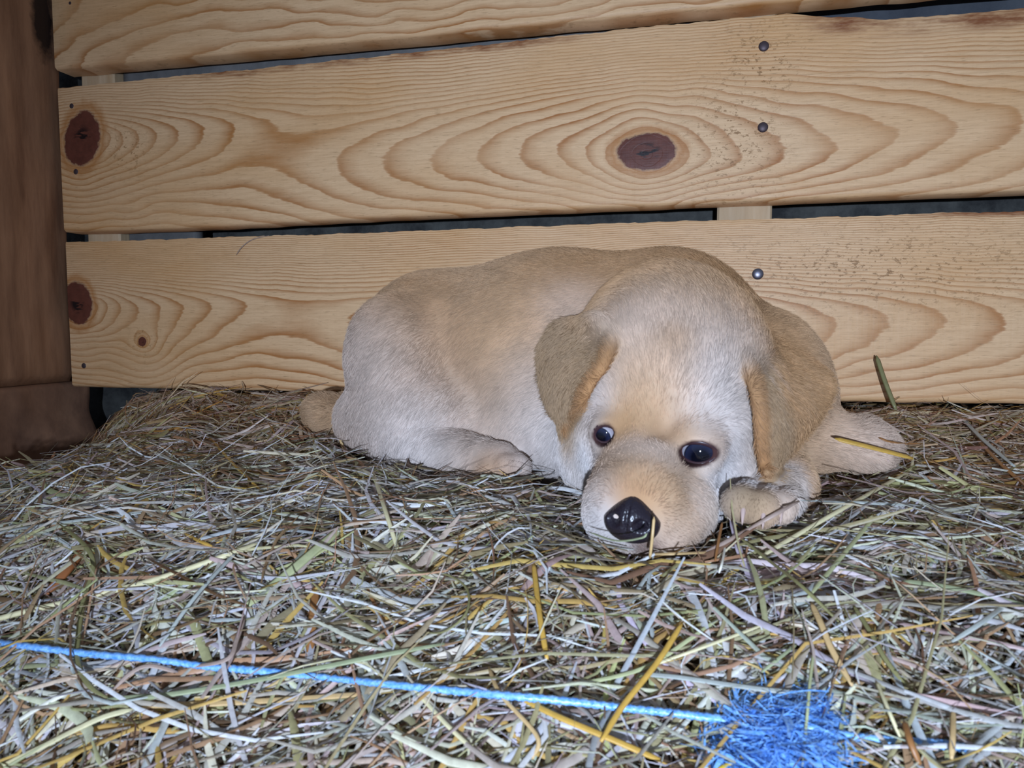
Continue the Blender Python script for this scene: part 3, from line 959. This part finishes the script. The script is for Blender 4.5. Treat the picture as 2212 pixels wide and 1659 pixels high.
NF = 330000
tri = np.concatenate([BQ[:, [0, 1, 2]], BQ[:, [0, 2, 3]]])
ar = np.linalg.norm(np.cross(BV[tri[:, 1]]-BV[tri[:, 0]], BV[tri[:, 2]]-BV[tri[:, 0]]), axis=1)
cen = BV[tri].mean(1)
wgt = ar*np.where(cen[:, 1] < -.03, 1, .35)
pick = RNG.choice(len(tri), NF, p=wgt/wgt.sum())
b1 = np.sqrt(RNG.random(NF)); b2 = RNG.random(NF)
bw = np.stack([1-b1, b1*(1-b2), b1*b2], 1)
FP = (BV[tri[pick]]*bw[..., None]).sum(1); FN = (BN[tri[pick]]*bw[..., None]).sum(1)
FN /= np.linalg.norm(FN, axis=1, keepdims=True)
keep = lid_dark(FP) < .5
keep &= ~(np.linalg.norm((FP-(NP-nf*.002))@np.stack([ns, nf, nu]).T/np.array([.0112, .012, .0100]), axis=1) < 1.0)
keep &= FP[:, 2] > ground(FP[:, 0], FP[:, 1])-.004
FP, FN = FP[keep], FN[keep]
n = len(FP)
# length by region
def dist_to(px, py, y):
    return np.linalg.norm(FP-Q(px, py, y), axis=1)
dm = np.minimum(dist_to(1370, 1080, -.27), dist_to(1420, 1000, -.245))
dh = dist_to(1440, 880, -.20)
Lf = np.where(dh < .075, .0052, .0075)
Lf = np.minimum(Lf, .0024+.0032*smooth(.012, .05, dm))
for (p, R, rx, rz, _c, _r) in EYES:
    Lf = np.minimum(Lf, .0021+.0034*smooth(.008, .020, np.linalg.norm(FP-p, axis=1)))
for A in (EAR_A, EAR_B):
    c = A.reshape(-1, 3)[::7]
    d2 = ((FP**2).sum(1)[:, None]+(c**2).sum(1)[None]-2*FP@c.T).min(1)
    Lf = np.where(d2 < .006**2, np.minimum(Lf, .0042), Lf)
Lf = np.where(np.minimum(dist_to(1640, 1090, -.25), dist_to(1095, 1008, -.183)) < .022, .0026, Lf)
Lf *= RNG.uniform(.65, 1.2, n)
T = lay(FP)+RNG.normal(0, .16, (n, 3))+.25*np.stack([vnoise(FP*120, 31), vnoise(FP*120, 32), vnoise(FP*120, 33)], 1)
T -= FN*(T*FN).sum(1, keepdims=True); T /= np.linalg.norm(T, axis=1, keepdims=True)+1e-9
lift = RNG.uniform(.28, .55, n)[:, None]
K = 5
pts = np.zeros((n, K, 3), np.float32)
for i in range(K):
    t = i/(K-1)
    pts[:, i] = FP-FN*.0006+Lf[:, None]*(T*t+FN*(lift*(t-.42*t*t)*1.25))
rad = np.repeat((np.array([1, .95, .8, .55, .12])*.000105)[None], n, 0)*RNG.uniform(.75, 1.25, n)[:, None]
fc = coat(FP)*RNG.uniform(.74, 1.22, (n, 1))
hc = bpy.data.hair_curves.new('fur')
hc.add_curves([K]*n)
hc.attributes['position'].data.foreach_set('vector', (pts-PL.astype(np.float32)).ravel())
ra = hc.attributes.get('radius') or hc.attributes.new('radius', 'FLOAT', 'POINT')
ra.data.foreach_set('value', rad.astype(np.float32).ravel())
ha = hc.attributes.new('hcol', 'FLOAT_COLOR', 'CURVE')
ha.data.foreach_set('color', np.concatenate([np.clip(fc, 0, .95), np.ones((n, 1))], 1).astype(np.float32).ravel())
m_fur, nt, bs = new_mat('puppy_fur')
at = nd(nt, 'ShaderNodeAttribute', attribute_name='hcol')
nt.links.new(at.outputs['Color'], bs.inputs['Base Color'])
bs.inputs['Roughness'].default_value = .55; bs.inputs['Specular IOR Level'].default_value = .35
fur = link('fur', hc, m_fur, PUP)
fur['kind'] = 'stuff'

# ------------------------------------------------------------------ loose hay (nobody could count it)
m_hay, nt, bs = new_mat('dry_hay')
at = nd(nt, 'ShaderNodeAttribute', attribute_name='tint')
tc = nt.nodes.new('ShaderNodeTexCoord')
hn = noise_n(nt, tc.outputs['Object'], 420, 3, .6)
hcol = mixc(nt, ramp(nt, hn, [(.35, .0), (.8, .35)]), at.outputs['Color'], srgb(96, 74, 48))
nt.links.new(hcol, bs.inputs['Base Color'])
trl = nt.nodes.new('ShaderNodeBsdfTranslucent'); nt.links.new(hcol, trl.inputs['Color'])
mxs = nt.nodes.new('ShaderNodeMixShader'); mxs.inputs[0].default_value = .30
nt.links.new(bs.outputs[0], mxs.inputs[1]); nt.links.new(trl.outputs[0], mxs.inputs[2])
nt.links.new(mxs.outputs[0], nt.nodes['Material Output'].inputs['Surface'])
bs.inputs['Roughness'].default_value = .42; bs.inputs['Specular IOR Level'].default_value = .45

PAL = np.array([srgb(236, 216, 182), srgb(200, 194, 170), srgb(212, 208, 200), srgb(170, 154, 112), srgb(182, 142, 104), srgb(126, 96, 70),
                srgb(198, 174, 158), srgb(244, 238, 226), srgb(214, 174, 96), srgb(192, 186, 132)])
def hay(N, L0, L1, w0, w1, hmin, hmax, region, pw, seed, curl=.5, tilt=.10, flow=.5, flowdir=.3):
    r = np.random.default_rng(seed)
    (xa, xb, ya, yb) = region
    cx = r.uniform(xa, xb, N); cy = r.uniform(ya, yb, N)
    # only where the camera, or one a step aside, can see
    P = np.stack([cx, cy, ground(cx, cy)], 1)-CAM
    dd = P@FWD; sx = (P@RIGHT)/dd*F; sy = -(P@UP)/dd*F
    ok = (dd > .12) & (np.abs(sx) < W/2+600) & (sy < H/2+260)
    cx, cy = cx[ok], cy[ok]; N = len(cx)
    L = np.exp(r.uniform(math.log(L0), math.log(L1), N)); wd = np.exp(r.uniform(math.log(w0), math.log(w1), N))
    az = np.where(r.random(N) < flow, r.normal(flowdir, .45, N), r.uniform(0, math.pi, N))
    kap = r.normal(0, curl, N); tl = r.normal(0, tilt, N)
    h = r.uniform(hmin, hmax, N); bow = r.normal(0, .05, N)
    roll = r.normal(0, .55, N)
    K = 6
    s = np.linspace(-.5, .5, K)
    th = az[:, None]+kap[:, None]*s[None]*2
    kink = (r.random(N) < .22)[:, None]*(s[None] > r.uniform(-.3, .3, N)[:, None])*r.normal(0, .7, N)[:, None]
    th = th+kink
    stp = L[:, None]/(K-1)
    px = cx[:, None]+np.cumsum(np.cos(th)*stp, 1)-np.cos(az)[:, None]*L[:, None]*.5
    py = cy[:, None]+np.cumsum(np.sin(th)*stp, 1)-np.sin(az)[:, None]*L[:, None]*.5
    pz = ground(px, py)+h[:, None]+(tl[:, None]*s[None]+bow[:, None]*(4*s[None]**2))*L[:, None]
    C_ = np.stack([px, py, pz], -1)
    # keep out of the dog, the planks, the post
    bad = (sdf_at(C_) < .0005).any(1)
    bad |= ((py > -.003) & (pz > .1015)).any(1) | (py > .10).any(1)
    bad |= ((px < XL+.004)).any(1) | ((px < XL+.016) & (py > -.08) & (pz < .09)).any(1)
    C_ = C_[~bad]; N = len(C_); wd = wd[~bad]; roll = roll[~bad]
    tg = np.gradient(C_, axis=1); tg /= np.linalg.norm(tg, axis=2, keepdims=True)+1e-9
    up = np.zeros_like(tg); up[..., 2] = 1
    sd = np.cross(tg, up); sd /= np.linalg.norm(sd, axis=2, keepdims=True)+1e-9
    u2 = np.cross(sd, tg)
    tw = roll[:, None]+r.normal(0, .5, N)[:, None]*s[None]*2
    a = sd*np.cos(tw)[..., None]+u2*np.sin(tw)[..., None]
    nrm = np.cross(a, tg)
    prof = np.array([.55, .95, 1, 1, .85, .35])[None]*np.ones((N, 1))
    hw = .5*wd[:, None]*prof
    V = np.stack([C_-a*hw[..., None]-nrm*hw[..., None]*.35, C_+nrm*hw[..., None]*.15, C_+a*hw[..., None]-nrm*hw[..., None]*.35], 2)   # N,K,3,3
    base = (np.arange(N)*K*3)[:, None, None]
    k = np.arange(K-1)[None, :, None]; c = np.arange(2)[None, None, :]
    i0 = base+k*3+c
    qd = np.stack([i0, i0+3, i0+4, i0+1], -1).reshape(-1, 4)
    p = np.array(pw, float); p /= p.sum()
    ci = r.choice(len(PAL), N, p=p)
    col = PAL[ci]*np.array([1.08, 1.10, 1.20])*r.uniform(.78, 1.25, (N, 1))*r.normal(1, .04, (N, 3))
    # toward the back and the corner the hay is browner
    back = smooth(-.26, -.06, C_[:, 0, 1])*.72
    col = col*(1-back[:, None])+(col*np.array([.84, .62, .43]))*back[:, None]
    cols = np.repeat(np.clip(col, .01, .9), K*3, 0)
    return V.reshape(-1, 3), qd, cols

PWA = [16, 18, 16, 9, 8, 4, 12, 10, 4, 8]
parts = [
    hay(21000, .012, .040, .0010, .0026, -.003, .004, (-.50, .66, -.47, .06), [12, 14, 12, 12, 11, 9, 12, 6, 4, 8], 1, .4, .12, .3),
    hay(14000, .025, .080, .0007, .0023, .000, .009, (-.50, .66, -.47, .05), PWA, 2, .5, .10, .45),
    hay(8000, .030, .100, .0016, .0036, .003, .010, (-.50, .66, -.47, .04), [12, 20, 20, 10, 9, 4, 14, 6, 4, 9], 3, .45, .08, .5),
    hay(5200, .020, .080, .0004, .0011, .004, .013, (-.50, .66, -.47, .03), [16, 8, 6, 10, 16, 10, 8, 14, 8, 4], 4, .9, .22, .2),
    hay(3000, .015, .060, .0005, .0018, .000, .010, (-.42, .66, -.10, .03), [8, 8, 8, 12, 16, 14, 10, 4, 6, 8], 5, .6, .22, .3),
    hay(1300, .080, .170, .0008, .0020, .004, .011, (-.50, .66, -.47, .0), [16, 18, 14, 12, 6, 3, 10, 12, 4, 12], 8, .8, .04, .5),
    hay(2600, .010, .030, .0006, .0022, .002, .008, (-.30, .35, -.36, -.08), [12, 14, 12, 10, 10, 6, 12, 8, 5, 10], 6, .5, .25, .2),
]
VV, QQ, CCol = [], [], []; off = 0
for (v, q, c) in parts:
    VV.append(v); QQ.append(q+off); CCol.append(c); off += len(v)
VV, QQ, CCol = np.concatenate(VV), np.concatenate(QQ), np.concatenate(CCol)
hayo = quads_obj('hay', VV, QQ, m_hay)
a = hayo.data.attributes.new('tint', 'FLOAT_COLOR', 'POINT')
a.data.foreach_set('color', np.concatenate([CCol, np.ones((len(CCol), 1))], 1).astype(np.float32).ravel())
tag(hayo, 'loose bed of chopped grey-green and straw-coloured hay covering the floor', 'hay', kind='stuff')

# ------------------------------------------------------------------ single stalks and blades that stand out
def straw_mat(name, c):
    m, nt, bs = new_mat(name)
    tc = nt.nodes.new('ShaderNodeTexCoord')
    n1 = noise_n(nt, tc.outputs['Object'], 260, 4, .6)
    nt.links.new(mixc(nt, ramp(nt, n1, [(.3, .0), (.8, .55)]), c, tuple(x*.55 for x in c)), bs.inputs['Base Color'])
    bs.inputs['Roughness'].default_value = .42; bs.inputs['Specular IOR Level'].default_value = .4
    bump(nt, n1, bs, .25, .0004)
    return m
SC = dict(pale=srgb(226, 214, 168), green=srgb(186, 188, 140), sage=srgb(160, 166, 128), grey=srgb(176, 180, 172), mauve=srgb(178, 154, 140), brown=srgb(158, 108, 62),
          dark=srgb(104, 76, 50), gold=srgb(206, 162, 74), olive=srgb(134, 128, 84), white=srgb(238, 232, 214), tan=srgb(206, 172, 120), yellow=srgb(208, 178, 60), rust=srgb(150, 92, 52))
SM = {k: straw_mat('straw_'+k, v) for k, v in SC.items()}

def catmull(P, n):
    P = np.array(P, float); m = len(P); out = []
    for s in np.linspace(0, m-1, n):
        i = min(int(s), m-2); f = s-i
        p0, p1, p2, p3 = P[max(i-1, 0)], P[i], P[i+1], P[min(i+2, m-1)]
        if i == 0: p0 = 2*p1-p2
        if i+2 > m-1: p3 = 2*p2-p1
        out.append(.5*((2*p1)+(-p0+p2)*f+(2*p0-5*p1+4*p2-p3)*f*f+(-p0+3*p1-3*p2+p3)*f**3))
    return np.array(out)

def stalk(name, P, w, colour, label, flat=.28, taper=.35, cat='straw', group=None, node_at=None):
    """closed stalk or blade along P: flattened six-sided section, eased ends"""
    n = len(P); P = np.array(P)
    tg = np.gradient(P, axis=0); tg /= np.linalg.norm(tg, axis=1, keepdims=True)
    tocam = CAM-P; tocam /= np.linalg.norm(tocam, axis=1, keepdims=True)
    nrm = tocam*.5+np.array([0, 0, .6]); nrm -= tg*(nrm*tg).sum(1, keepdims=True); nrm /= np.linalg.norm(nrm, axis=1, keepdims=True)
    sd = np.cross(tg, nrm)
    V = []; Fc = []; m = 6
    for i in range(n):
        t = i/(n-1)
        hw = .5*w*(min(1, .25+t*9)*min(1, taper+(1-t)*3.0))
        if node_at is not None: hw *= 1+.35*math.exp(-((t-node_at)/.02)**2)
        for j in range(m):
            a_ = 2*math.pi*j/m
            V.append(P[i]+sd[i]*hw*math.cos(a_)+nrm[i]*hw*flat*math.sin(a_))
    for i in range(n-1):
        for j in range(m):
            Fc.append([i*m+j, i*m+(j+1) % m, (i+1)*m+(j+1) % m, (i+1)*m+j])
    Fc.append(list(range(m-1, -1, -1))); Fc.append([(n-1)*m+j for j in range(m)])
    b = P.mean(0)
    o = mesh_obj(name, np.array(V)-b, Fc, SM[colour])
    o.location = b
    tag(o, label, cat, group)
    return o

def lay_on(pix, lifts, n):
    pts = [pix2ground(x, y, l) for (x, y), l in zip(pix, lifts)]
    C_ = catmull(pts, n)
    g = ground(C_[:, 0], C_[:, 1])+.004
    C_[:, 2] = np.maximum(C_[:, 2], g)
    return C_

ST = [  # name, colour, width in m*1e-3, flatness, pixels on the hay, lift mm, label
 ('straw_stem', 'pale', 2.7, .8, [(-20, 1343), (40, 1325), (300, 1262), (480, 1203), (560, 1172)], 9, 'long thick pale hollow stem with a joint, lying before the timber post'),
 ('hay_blade', 'green', 4.6, .12, [(748, 1133), (690, 1180), (610, 1248), (528, 1312)], 10, 'broad pale green grass blade lying slanted on the hay'),
 ('hay_blade', 'brown', 3.6, .15, [(683, 1262), (676, 1340), (668, 1420)], 10, 'flat orange-brown strip pointing at the wall, beside the broad green blade'),
 ('hay_blade', 'rust', 4.2, .15, [(207, 1150), (150, 1225), (98, 1284)], 8, 'short wide rusty brown leaf near the long pale hollow stem'),
 ('hay_blade', 'olive', 2.0, .25, [(123, 1128), (181, 1175), (202, 1222), (181, 1294), (168, 1385), (171, 1439), (196, 1484), (233, 1508)], 12, 'curling dark olive blade that crosses over the blue twine'),
 ('hay_blade', 'sage', 2.3, .2, [(231, 1509), (362, 1500), (542, 1471), (800, 1420), (960, 1390)], 13, 'long sage green blade lying just in front of the blue twine'),
 ('straw_stem', 'gold', 1.5, .6, [(615, 1092), (540, 1135), (468, 1173)], 9, 'thin golden brown stem behind the broad pale green blade'),
 ('straw_stem', 'gold', 1.9, .4, [(398, 1151), (430, 1168), (458, 1180)], 10, 'short golden stub crossing a thin golden stem'),
 ('hay_blade', 'dark', 1.6, .3, [(315, 1204), (405, 1251), (470, 1285), (535, 1309)], 11, 'dark brown bent stalk crossing the long pale hollow stem'),
 ('hay_blade', 'grey', 1.8, .2, [(514, 1189), (460, 1245), (409, 1305), (344, 1397)], 12, 'straight silvery grey blade slanting across the long pale stem'),
 ('straw_stem', 'white', 2.0, .4, [(159, 1489), (90, 1525), (14, 1573)], 10, 'bright whitish straw before the end of the blue twine'),
 ('hay_blade', 'pale', 2.4, .2, [(289, 1531), (225, 1548), (163, 1576), (80, 1618), (-10, 1660)], 11, 'long pale curved blade in front of the bright whitish straw'),
 ('hay_blade', 'tan', 2.5, .15, [(253, 1524), (400, 1522), (542, 1515), (700, 1505), (820, 1495)], 9, 'straight flat khaki blade lying along the sage green blade'),
 ('hay_blade', 'mauve', 1.9, .15, [(528, 1330), (512, 1380), (490, 1424), (405, 1442)], 14, 'folded mauve-brown blade lying over the blue twine'),
 ('hay_blade', 'mauve', 1.9, .15, [(385, 1452), (325, 1438), (285, 1452), (246, 1488)], 14, 'arched mauve-brown blade before the blue twine'),
 ('straw_stem', 'gold', 2.1, .5, [(1476, 1342), (1420, 1430), (1345, 1525), (1298, 1602)], 16, 'golden yellow stem leaning over the blue twine'),
 ('hay_blade', 'gold', 2.3, .3, [(1118, 1503), (1200, 1545), (1330, 1600), (1450, 1652)], 12, 'long golden brown blade in front of the blue twine'),
 ('straw_stem', 'green', 1.9, .4, [(1893, 1112), (1820, 1200), (1745, 1291)], 13, 'straight pale green stem standing off the hay near the paw'),
 ('straw_stem', 'pale', 2.3, .5, [(1971, 1014), (1850, 1082), (1719, 1157), (1640, 1205)], 11, 'long pale straw stem lying in front of the outstretched foreleg'),
 ('straw_stem', 'mauve', 2.1, .5, [(1502, 1207), (1610, 1147), (1726, 1082)], 12, 'grey-brown stem lying in front of the paw'),
 ('straw_stem', 'grey', 1.9, .4, [(1728, 1081), (1824, 1084), (1905, 1088), (1988, 1092)], 12, 'silvery grey stem snapped off the grey-brown stem'),
 ('hay_blade', 'sage', 2.3, .2, [(1951, 1254), (2060, 1270), (2225, 1309)], 12, 'wide sage green blade on the hay, the one farthest from the post'),
 ('straw_stem', 'pale', 1.3, .5, [(1400, 1440), (1480, 1412), (1557, 1384), (1664, 1344)], 13, 'thin pale straw behind the frayed blue tuft'),
 ('hay_blade', 'grey', 2.0, .15, [(1380, 1455), (1460, 1462), (1557, 1476), (1660, 1490), (1748, 1497)], 12, 'wide grey-blue blade lying just behind the frayed blue tuft'),
 ('straw_stem', 'brown', 2.0, .5, [(1953, 1557), (1966, 1600), (1988, 1652)], 14, 'brown stub beside the buried end of the blue twine'),
 ('straw_stem', 'tan', 1.7, .4, [(2059, 1533), (2058, 1590), (2055, 1640)], 14, 'tan stub upright at the buried end of the blue twine'),
 ('straw_stem', 'pale', 1.2, .5, [(1893, 1471), (1920, 1535), (1946, 1596)], 13, 'thin pale stem running down to the buried twine end'),
 ('straw_stem', 'green', 1.0, .6, [(1759, 1400), (1750, 1470), (1744, 1540), (1733, 1662)], 15, 'long thin yellow-green stem lying across the end of the blue tuft'),
 ('hay_blade', 'olive', 1.7, .2, [(1842, 1305), (1880, 1365), (1911, 1421), (1962, 1488)], 12, 'olive brown blade slanting past the khaki blade'),
 ('hay_blade', 'grey', 1.9, .2, [(2222, 1266), (2135, 1334), (2056, 1386)], 13, 'grey blade rising at the edge of the hay bed'),
 ('hay_blade', 'tan', 2.3, .2, [(1752, 1301), (1775, 1350), (1797, 1403), (1842, 1482)], 12, 'khaki blade lying behind the frayed blue tuft'),
 ('hay_blade', 'sage', 1.3, .2, [(1721, 1391), (1685, 1420), (1645, 1452)], 13, 'short green leaf behind the frayed blue tuft'),
 ('hay_blade', 'yellow', 1.3, .2, [(1624, 1625), (1590, 1642), (1545, 1664)], 14, 'short yellow leaf before the frayed blue tuft'),
 ('straw_stem', 'olive', 1.5, .5, [(1593, 1157), (1660, 1210), (1727, 1262), (1812, 1343)], 13, 'long thin olive stem running from the paw toward the tuft'),
 ('straw_stem', 'tan', 1.9, .4, [(712, 888), (728, 930), (748, 987)], 12, 'khaki stub stuck in the hay beside the tail'),
 ('straw_stem', 'pale', 1.8, .3, [(514, 868), (568, 897), (637, 946)], 9, 'pale flat straw lying between the tail and the post'),
 ('straw_stem', 'gold', 1.9, .4, [(450, 942), (505, 1003), (568, 1064)], 10, 'golden stem slanting down the hay before the low plank'),
 ('straw_stem', 'white', .8, .8, [(785, 1022), (782, 1060), (779, 1096)], 10, 'thin white splinter standing below the thigh'),
 ('straw_stem', 'pale', 2.1, .4, [(804, 1015), (830, 1095), (866, 1208)], 11, 'pale yellow straw pointing at the thigh'),
 ('straw_stem', 'mauve', 1.1, .5, [(908, 1019), (898, 1070), (888, 1122)], 11, 'thin mauve stem below the belly'),
 ('hay_blade', 'brown', 2.4, .2, [(2112, 950), (2160, 1000), (2222, 1054)], 14, 'wide dark brown blade at the foot of the planks'),
 ('hay_blade', 'grey', 2.6, .15, [(2054, 876), (2114, 940), (2192, 1008)], 15, 'wide grey-green blade bent down from the low plank'),
 ('straw_stem', 'pale', 1.5, .4, [(2068, 848), (2042, 878), (2014, 906)], 12, 'short pale stem against the foot of the low plank'),
 ('hay_blade', 'brown', 1.8, .25, [(1862, 912), (1900, 945), (1935, 956), (1992, 958)], 24, 'brown bent blade lying over the outstretched foreleg'),
 ('hay_blade', 'gold', 2.2, .25, [(1152, 1212), (1166, 1330), (1182, 1424)], 12, 'olive gold blade pointing at the chin'),
 ('hay_blade', 'olive', 1.0, .4, [(872, 1240), (950, 1237), (1006, 1268), (1008, 1322), (960, 1364), (910, 1366)], 13, 'thin olive stalk bent into a loop'),
 ('hay_blade', 'grey', 1.9, .15, [(-15, 1150), (110, 1131), (220, 1118), (330, 1104), (432, 1108)], 9, 'long grey blade lying parallel to the pale hollow stem'),
 ('straw_stem', 'tan', 2.7, .4, [(10, 1070), (75, 1104), (135, 1132)], 9, 'thick tan stem in front of the timber post foot'),
 ('hay_blade', 'brown', 1.7, .2, [(340, 797), (352, 822), (362, 858)], 12, 'brown leaf standing up against the low plank'),
 ('straw_stem', 'pale', 1.6, .4, [(313, 812), (380, 835), (448, 852)], 14, 'pale straw leaning on the foot of the low plank'),
 ('hay_blade', 'dark', 1.6, .2, [(462, 852), (520, 822), (560, 832), (615, 855)], 14, 'dark arched blade at the foot of the low plank'),
 ('straw_stem', 'brown', 1.6, .5, [(790, 1262), (822, 1335), (852, 1402)], 11, 'thin brown stem leaning across the hay between twine and thigh'),
 ('hay_blade', 'tan', 1.5, .2, [(1055, 1440), (1082, 1500), (1160, 1590), (1150, 1640)], 12, 'thin tan curled blade crossing in front of the blue twine'),
 ('straw_stem', 'pale', 1.6, .4, [(880, 1470), (960, 1560), (1035, 1630)], 12, 'pale straight straw crossing in front of the blue twine'),
 ('hay_blade', 'green', 1.7, .2, [(1240, 1480), (1385, 1445), (1490, 1380), (1560, 1330)], 11, 'soft green blade slanting up behind the twine'),
 ('straw_stem', 'brown', 1.2, .5, [(1560, 1128), (1552, 1170), (1545, 1212)], 14, 'short brown stub between the chin and the paw'),
 ('straw_stem', 'white', 1.0, .7, [(1567, 1176), (1560, 1215), (1553, 1238)], 13, 'tiny white splinter below the paw'),
 ('straw_stem', 'tan', 1.5, .35, [(1404, 1197), (1460, 1196), (1550, 1192)], 12, 'flat tan straw lying just below the chin'),
]
for (nm, colr, wmm, flat, pix, lift, lab) in ST:
    n = 6+3*len(pix)
    L_ = [lift*.001]*len(pix); L_[0] *= .8; L_[-1] *= .8
    P = lay_on(pix, L_, n)
    for it in range(60):        # rest on the dog, not in it
        d = sdf_at(P); m = d < .0035
        if not m.any(): break
        P[m] += (CAM-P[m])/np.linalg.norm(CAM-P[m], axis=1, keepdims=True)*.0015
    stalk(nm, P, wmm*.001, colr, lab, flat, .5, 'straw' if nm == 'straw_stem' else 'hay blade', None, .1 if lab.startswith('long thick') else None)
# straws placed against other things
P = catmull([Q(1893, 768, -.012), Q(1912, 825, -.020), Q(1936, 886, -.028)], 12)
stalk('straw_stem', P, .0033, 'olive', 'olive stem leaning upright against the low plank', .5, .6, 'straw')
P = catmull([Q(1413, 1116, -.312), Q(1409, 1160, -.314), Q(1404, 1205, -.312)], 12)
stalk('straw_stem', P, .0012, 'tan', 'thin tan straw standing in front of the black nose', .6, .8, 'straw')
P = catmull([Q(1803, 947, -.172), Q(1880, 966, -.172), Q(1972, 990, -.168)], 14)
stalk('straw_stem', P, .0034, 'gold', 'golden flattened stem resting on the outstretched foreleg', .35, .6, 'straw')
P = catmull([Q(510, 551, -.0022), Q(522, 534, -.0030), Q(540, 520, -.0028), Q(560, 513, -.0022), Q(581, 509, -.0012)], 16)
stalk('dry_fibre', P, .0011, 'mauve', 'thin curled dry fibre stuck to the top of the low plank', .5, .5, 'fibre')
P = catmull([Q(1270, 1148, -.300), Q(1330, 1168, -.316), Q(1385, 1162, -.322), Q(1398, 1152, -.322)], 14)
stalk('hay_blade', P, .0011, 'sage', 'thin green blade lying across the lips under the nose', .4, .4, 'hay blade')

# ------------------------------------------------------------------ blue baler twine
m_tw, nt, bs = new_mat('blue_twine')
tc = nt.nodes.new('ShaderNodeTexCoord')
tn = noise_n(nt, tc.outputs['Object'], 700, 3, .6)
nt.links.new(ramp(nt, tn, [(.3, srgb(70, 140, 226)), (.7, srgb(160, 208, 250))]), bs.inputs['Base Color'])
bs.inputs['Roughness'].default_value = .3; bs.inputs['Specular IOR Level'].default_value = .6
bump(nt, tn, bs, .3, .0004)
TWP = [(-30, 1385), (60, 1396), (190, 1412), (330, 1424), (450, 1440), (560, 1449), (700, 1463), (830, 1477), (980, 1492), (1100, 1503), (1230, 1515), (1340, 1528), (1450, 1540), (1560, 1553), (1650, 1565), (1750, 1572), (1840, 1590), (1930, 1600), (2040, 1609), (2120, 1622)]
TWL = [.006, .011, .012, .012, .010, .012, .009, .012, .012, .012, .012, .013, .013, .012, .012, .011, .008, .006, .008, .000]
tp = catmull([pix2ground(x, y, l) for (x, y), l in zip(TWP, TWL)], 320)
twine = empty('baler_twine', tp[160])
tag(twine, 'blue plastic baler twine with a frayed tuft, lying across the hay', 'twine')
def tube_twist(P, r, turns, m=12):
    tg = np.gradient(P, axis=0); tg /= np.linalg.norm(tg, axis=1, keepdims=True)
    sd = np.cross(tg, (0, 0, 1)); sd /= np.linalg.norm(sd, axis=1, keepdims=True); u = np.cross(sd, tg)
    a = 2*np.pi*np.arange(m)/m; n = len(P)
    tw = np.linspace(0, turns*2*np.pi, n)
    rr = r*(1+.24*np.cos(3*(a[None]+tw[:, None])))*(1+.15*n2(np.arange(n)*.05, 0*np.arange(n), 1, 8))[:, None]
    V = P[:, None]+rr[..., None]*(np.cos(a)[None, :, None]*sd[:, None]+np.sin(a)[None, :, None]*u[:, None]*.8)
    idx = np.arange(n*m).reshape(n, m); nx_ = np.roll(idx, -1, 1)
    q = np.stack([idx[:-1], nx_[:-1], nx_[1:], idx[1:]], -1).reshape(-1, 4)
    return V.reshape(-1, 3), q
V, q = tube_twist(tp, .0015, 34)
quads_obj('cord', V-np.array(twine.location), q, m_tw, twine)
# the frayed tuft: hundreds of thin fibres fluffed out of the cord
r_ = np.random.default_rng(44)
c0 = pix2ground(1645, 1572, .010); sx_ = depth(c0)/F
VV, QQ = [], []; off = 0
for i in range(3600):
    a_ = r_.uniform(0, 2*math.pi); rr = r_.random()**.6
    lx, ly, ra_, rb_ = [(0, 8, 88, 40), (48, -38, 44, 22), (-40, -26, 52, 24), (70, 14, 40, 20)][r_.choice(4, p=[.5, .17, .2, .13])]
    ctr = c0+RIGHT*((lx+math.cos(a_)*rr*ra_)*sx_)+np.array([FWD[0], FWD[1], 0])*((ly+math.sin(a_)*rr*rb_)*sx_*1.6)
    ctr[2] = ground(ctr[0], ctr[1])+.004+.010*(1-rr**2)*r_.uniform(.3, 1)
    th = r_.normal(0.1, .9); L = r_.uniform(.008, .028); cur = r_.normal(0, 1.6)
    s = np.linspace(-.5, .5, 6)
    dirs = np.stack([np.cos(th+cur*s), np.sin(th+cur*s), np.full(6, r_.normal(0, .25))], 1)
    P = ctr+np.cumsum(dirs*L/5, 0)-dirs.mean(0)*L*.5
    P[:, 2] += -.10*(s**2)*4*L
    P[:, 2] = np.maximum(P[:, 2], ground(P[:, 0], P[:, 1])+.002)
    wd = r_.uniform(.00008, .00030) if r_.random() < .9 else r_.uniform(.0004, .0009)
    sdv = np.cross(np.gradient(P, axis=0), np.array([r_.normal(0, .4), r_.normal(0, .4), 1])); sdv /= np.linalg.norm(sdv, axis=1, keepdims=True)
    V = np.stack([P-sdv*wd, P+sdv*wd], 1).reshape(-1, 3)
    k = np.arange(5)*2+off
    QQ.append(np.stack([k, k+1, k+3, k+2], -1)); VV.append(V); off += len(V)
tuft = quads_obj('frayed_tuft', np.concatenate(VV)-np.array(twine.location), np.concatenate(QQ), m_tw, twine)
tuft['kind'] = 'stuff'
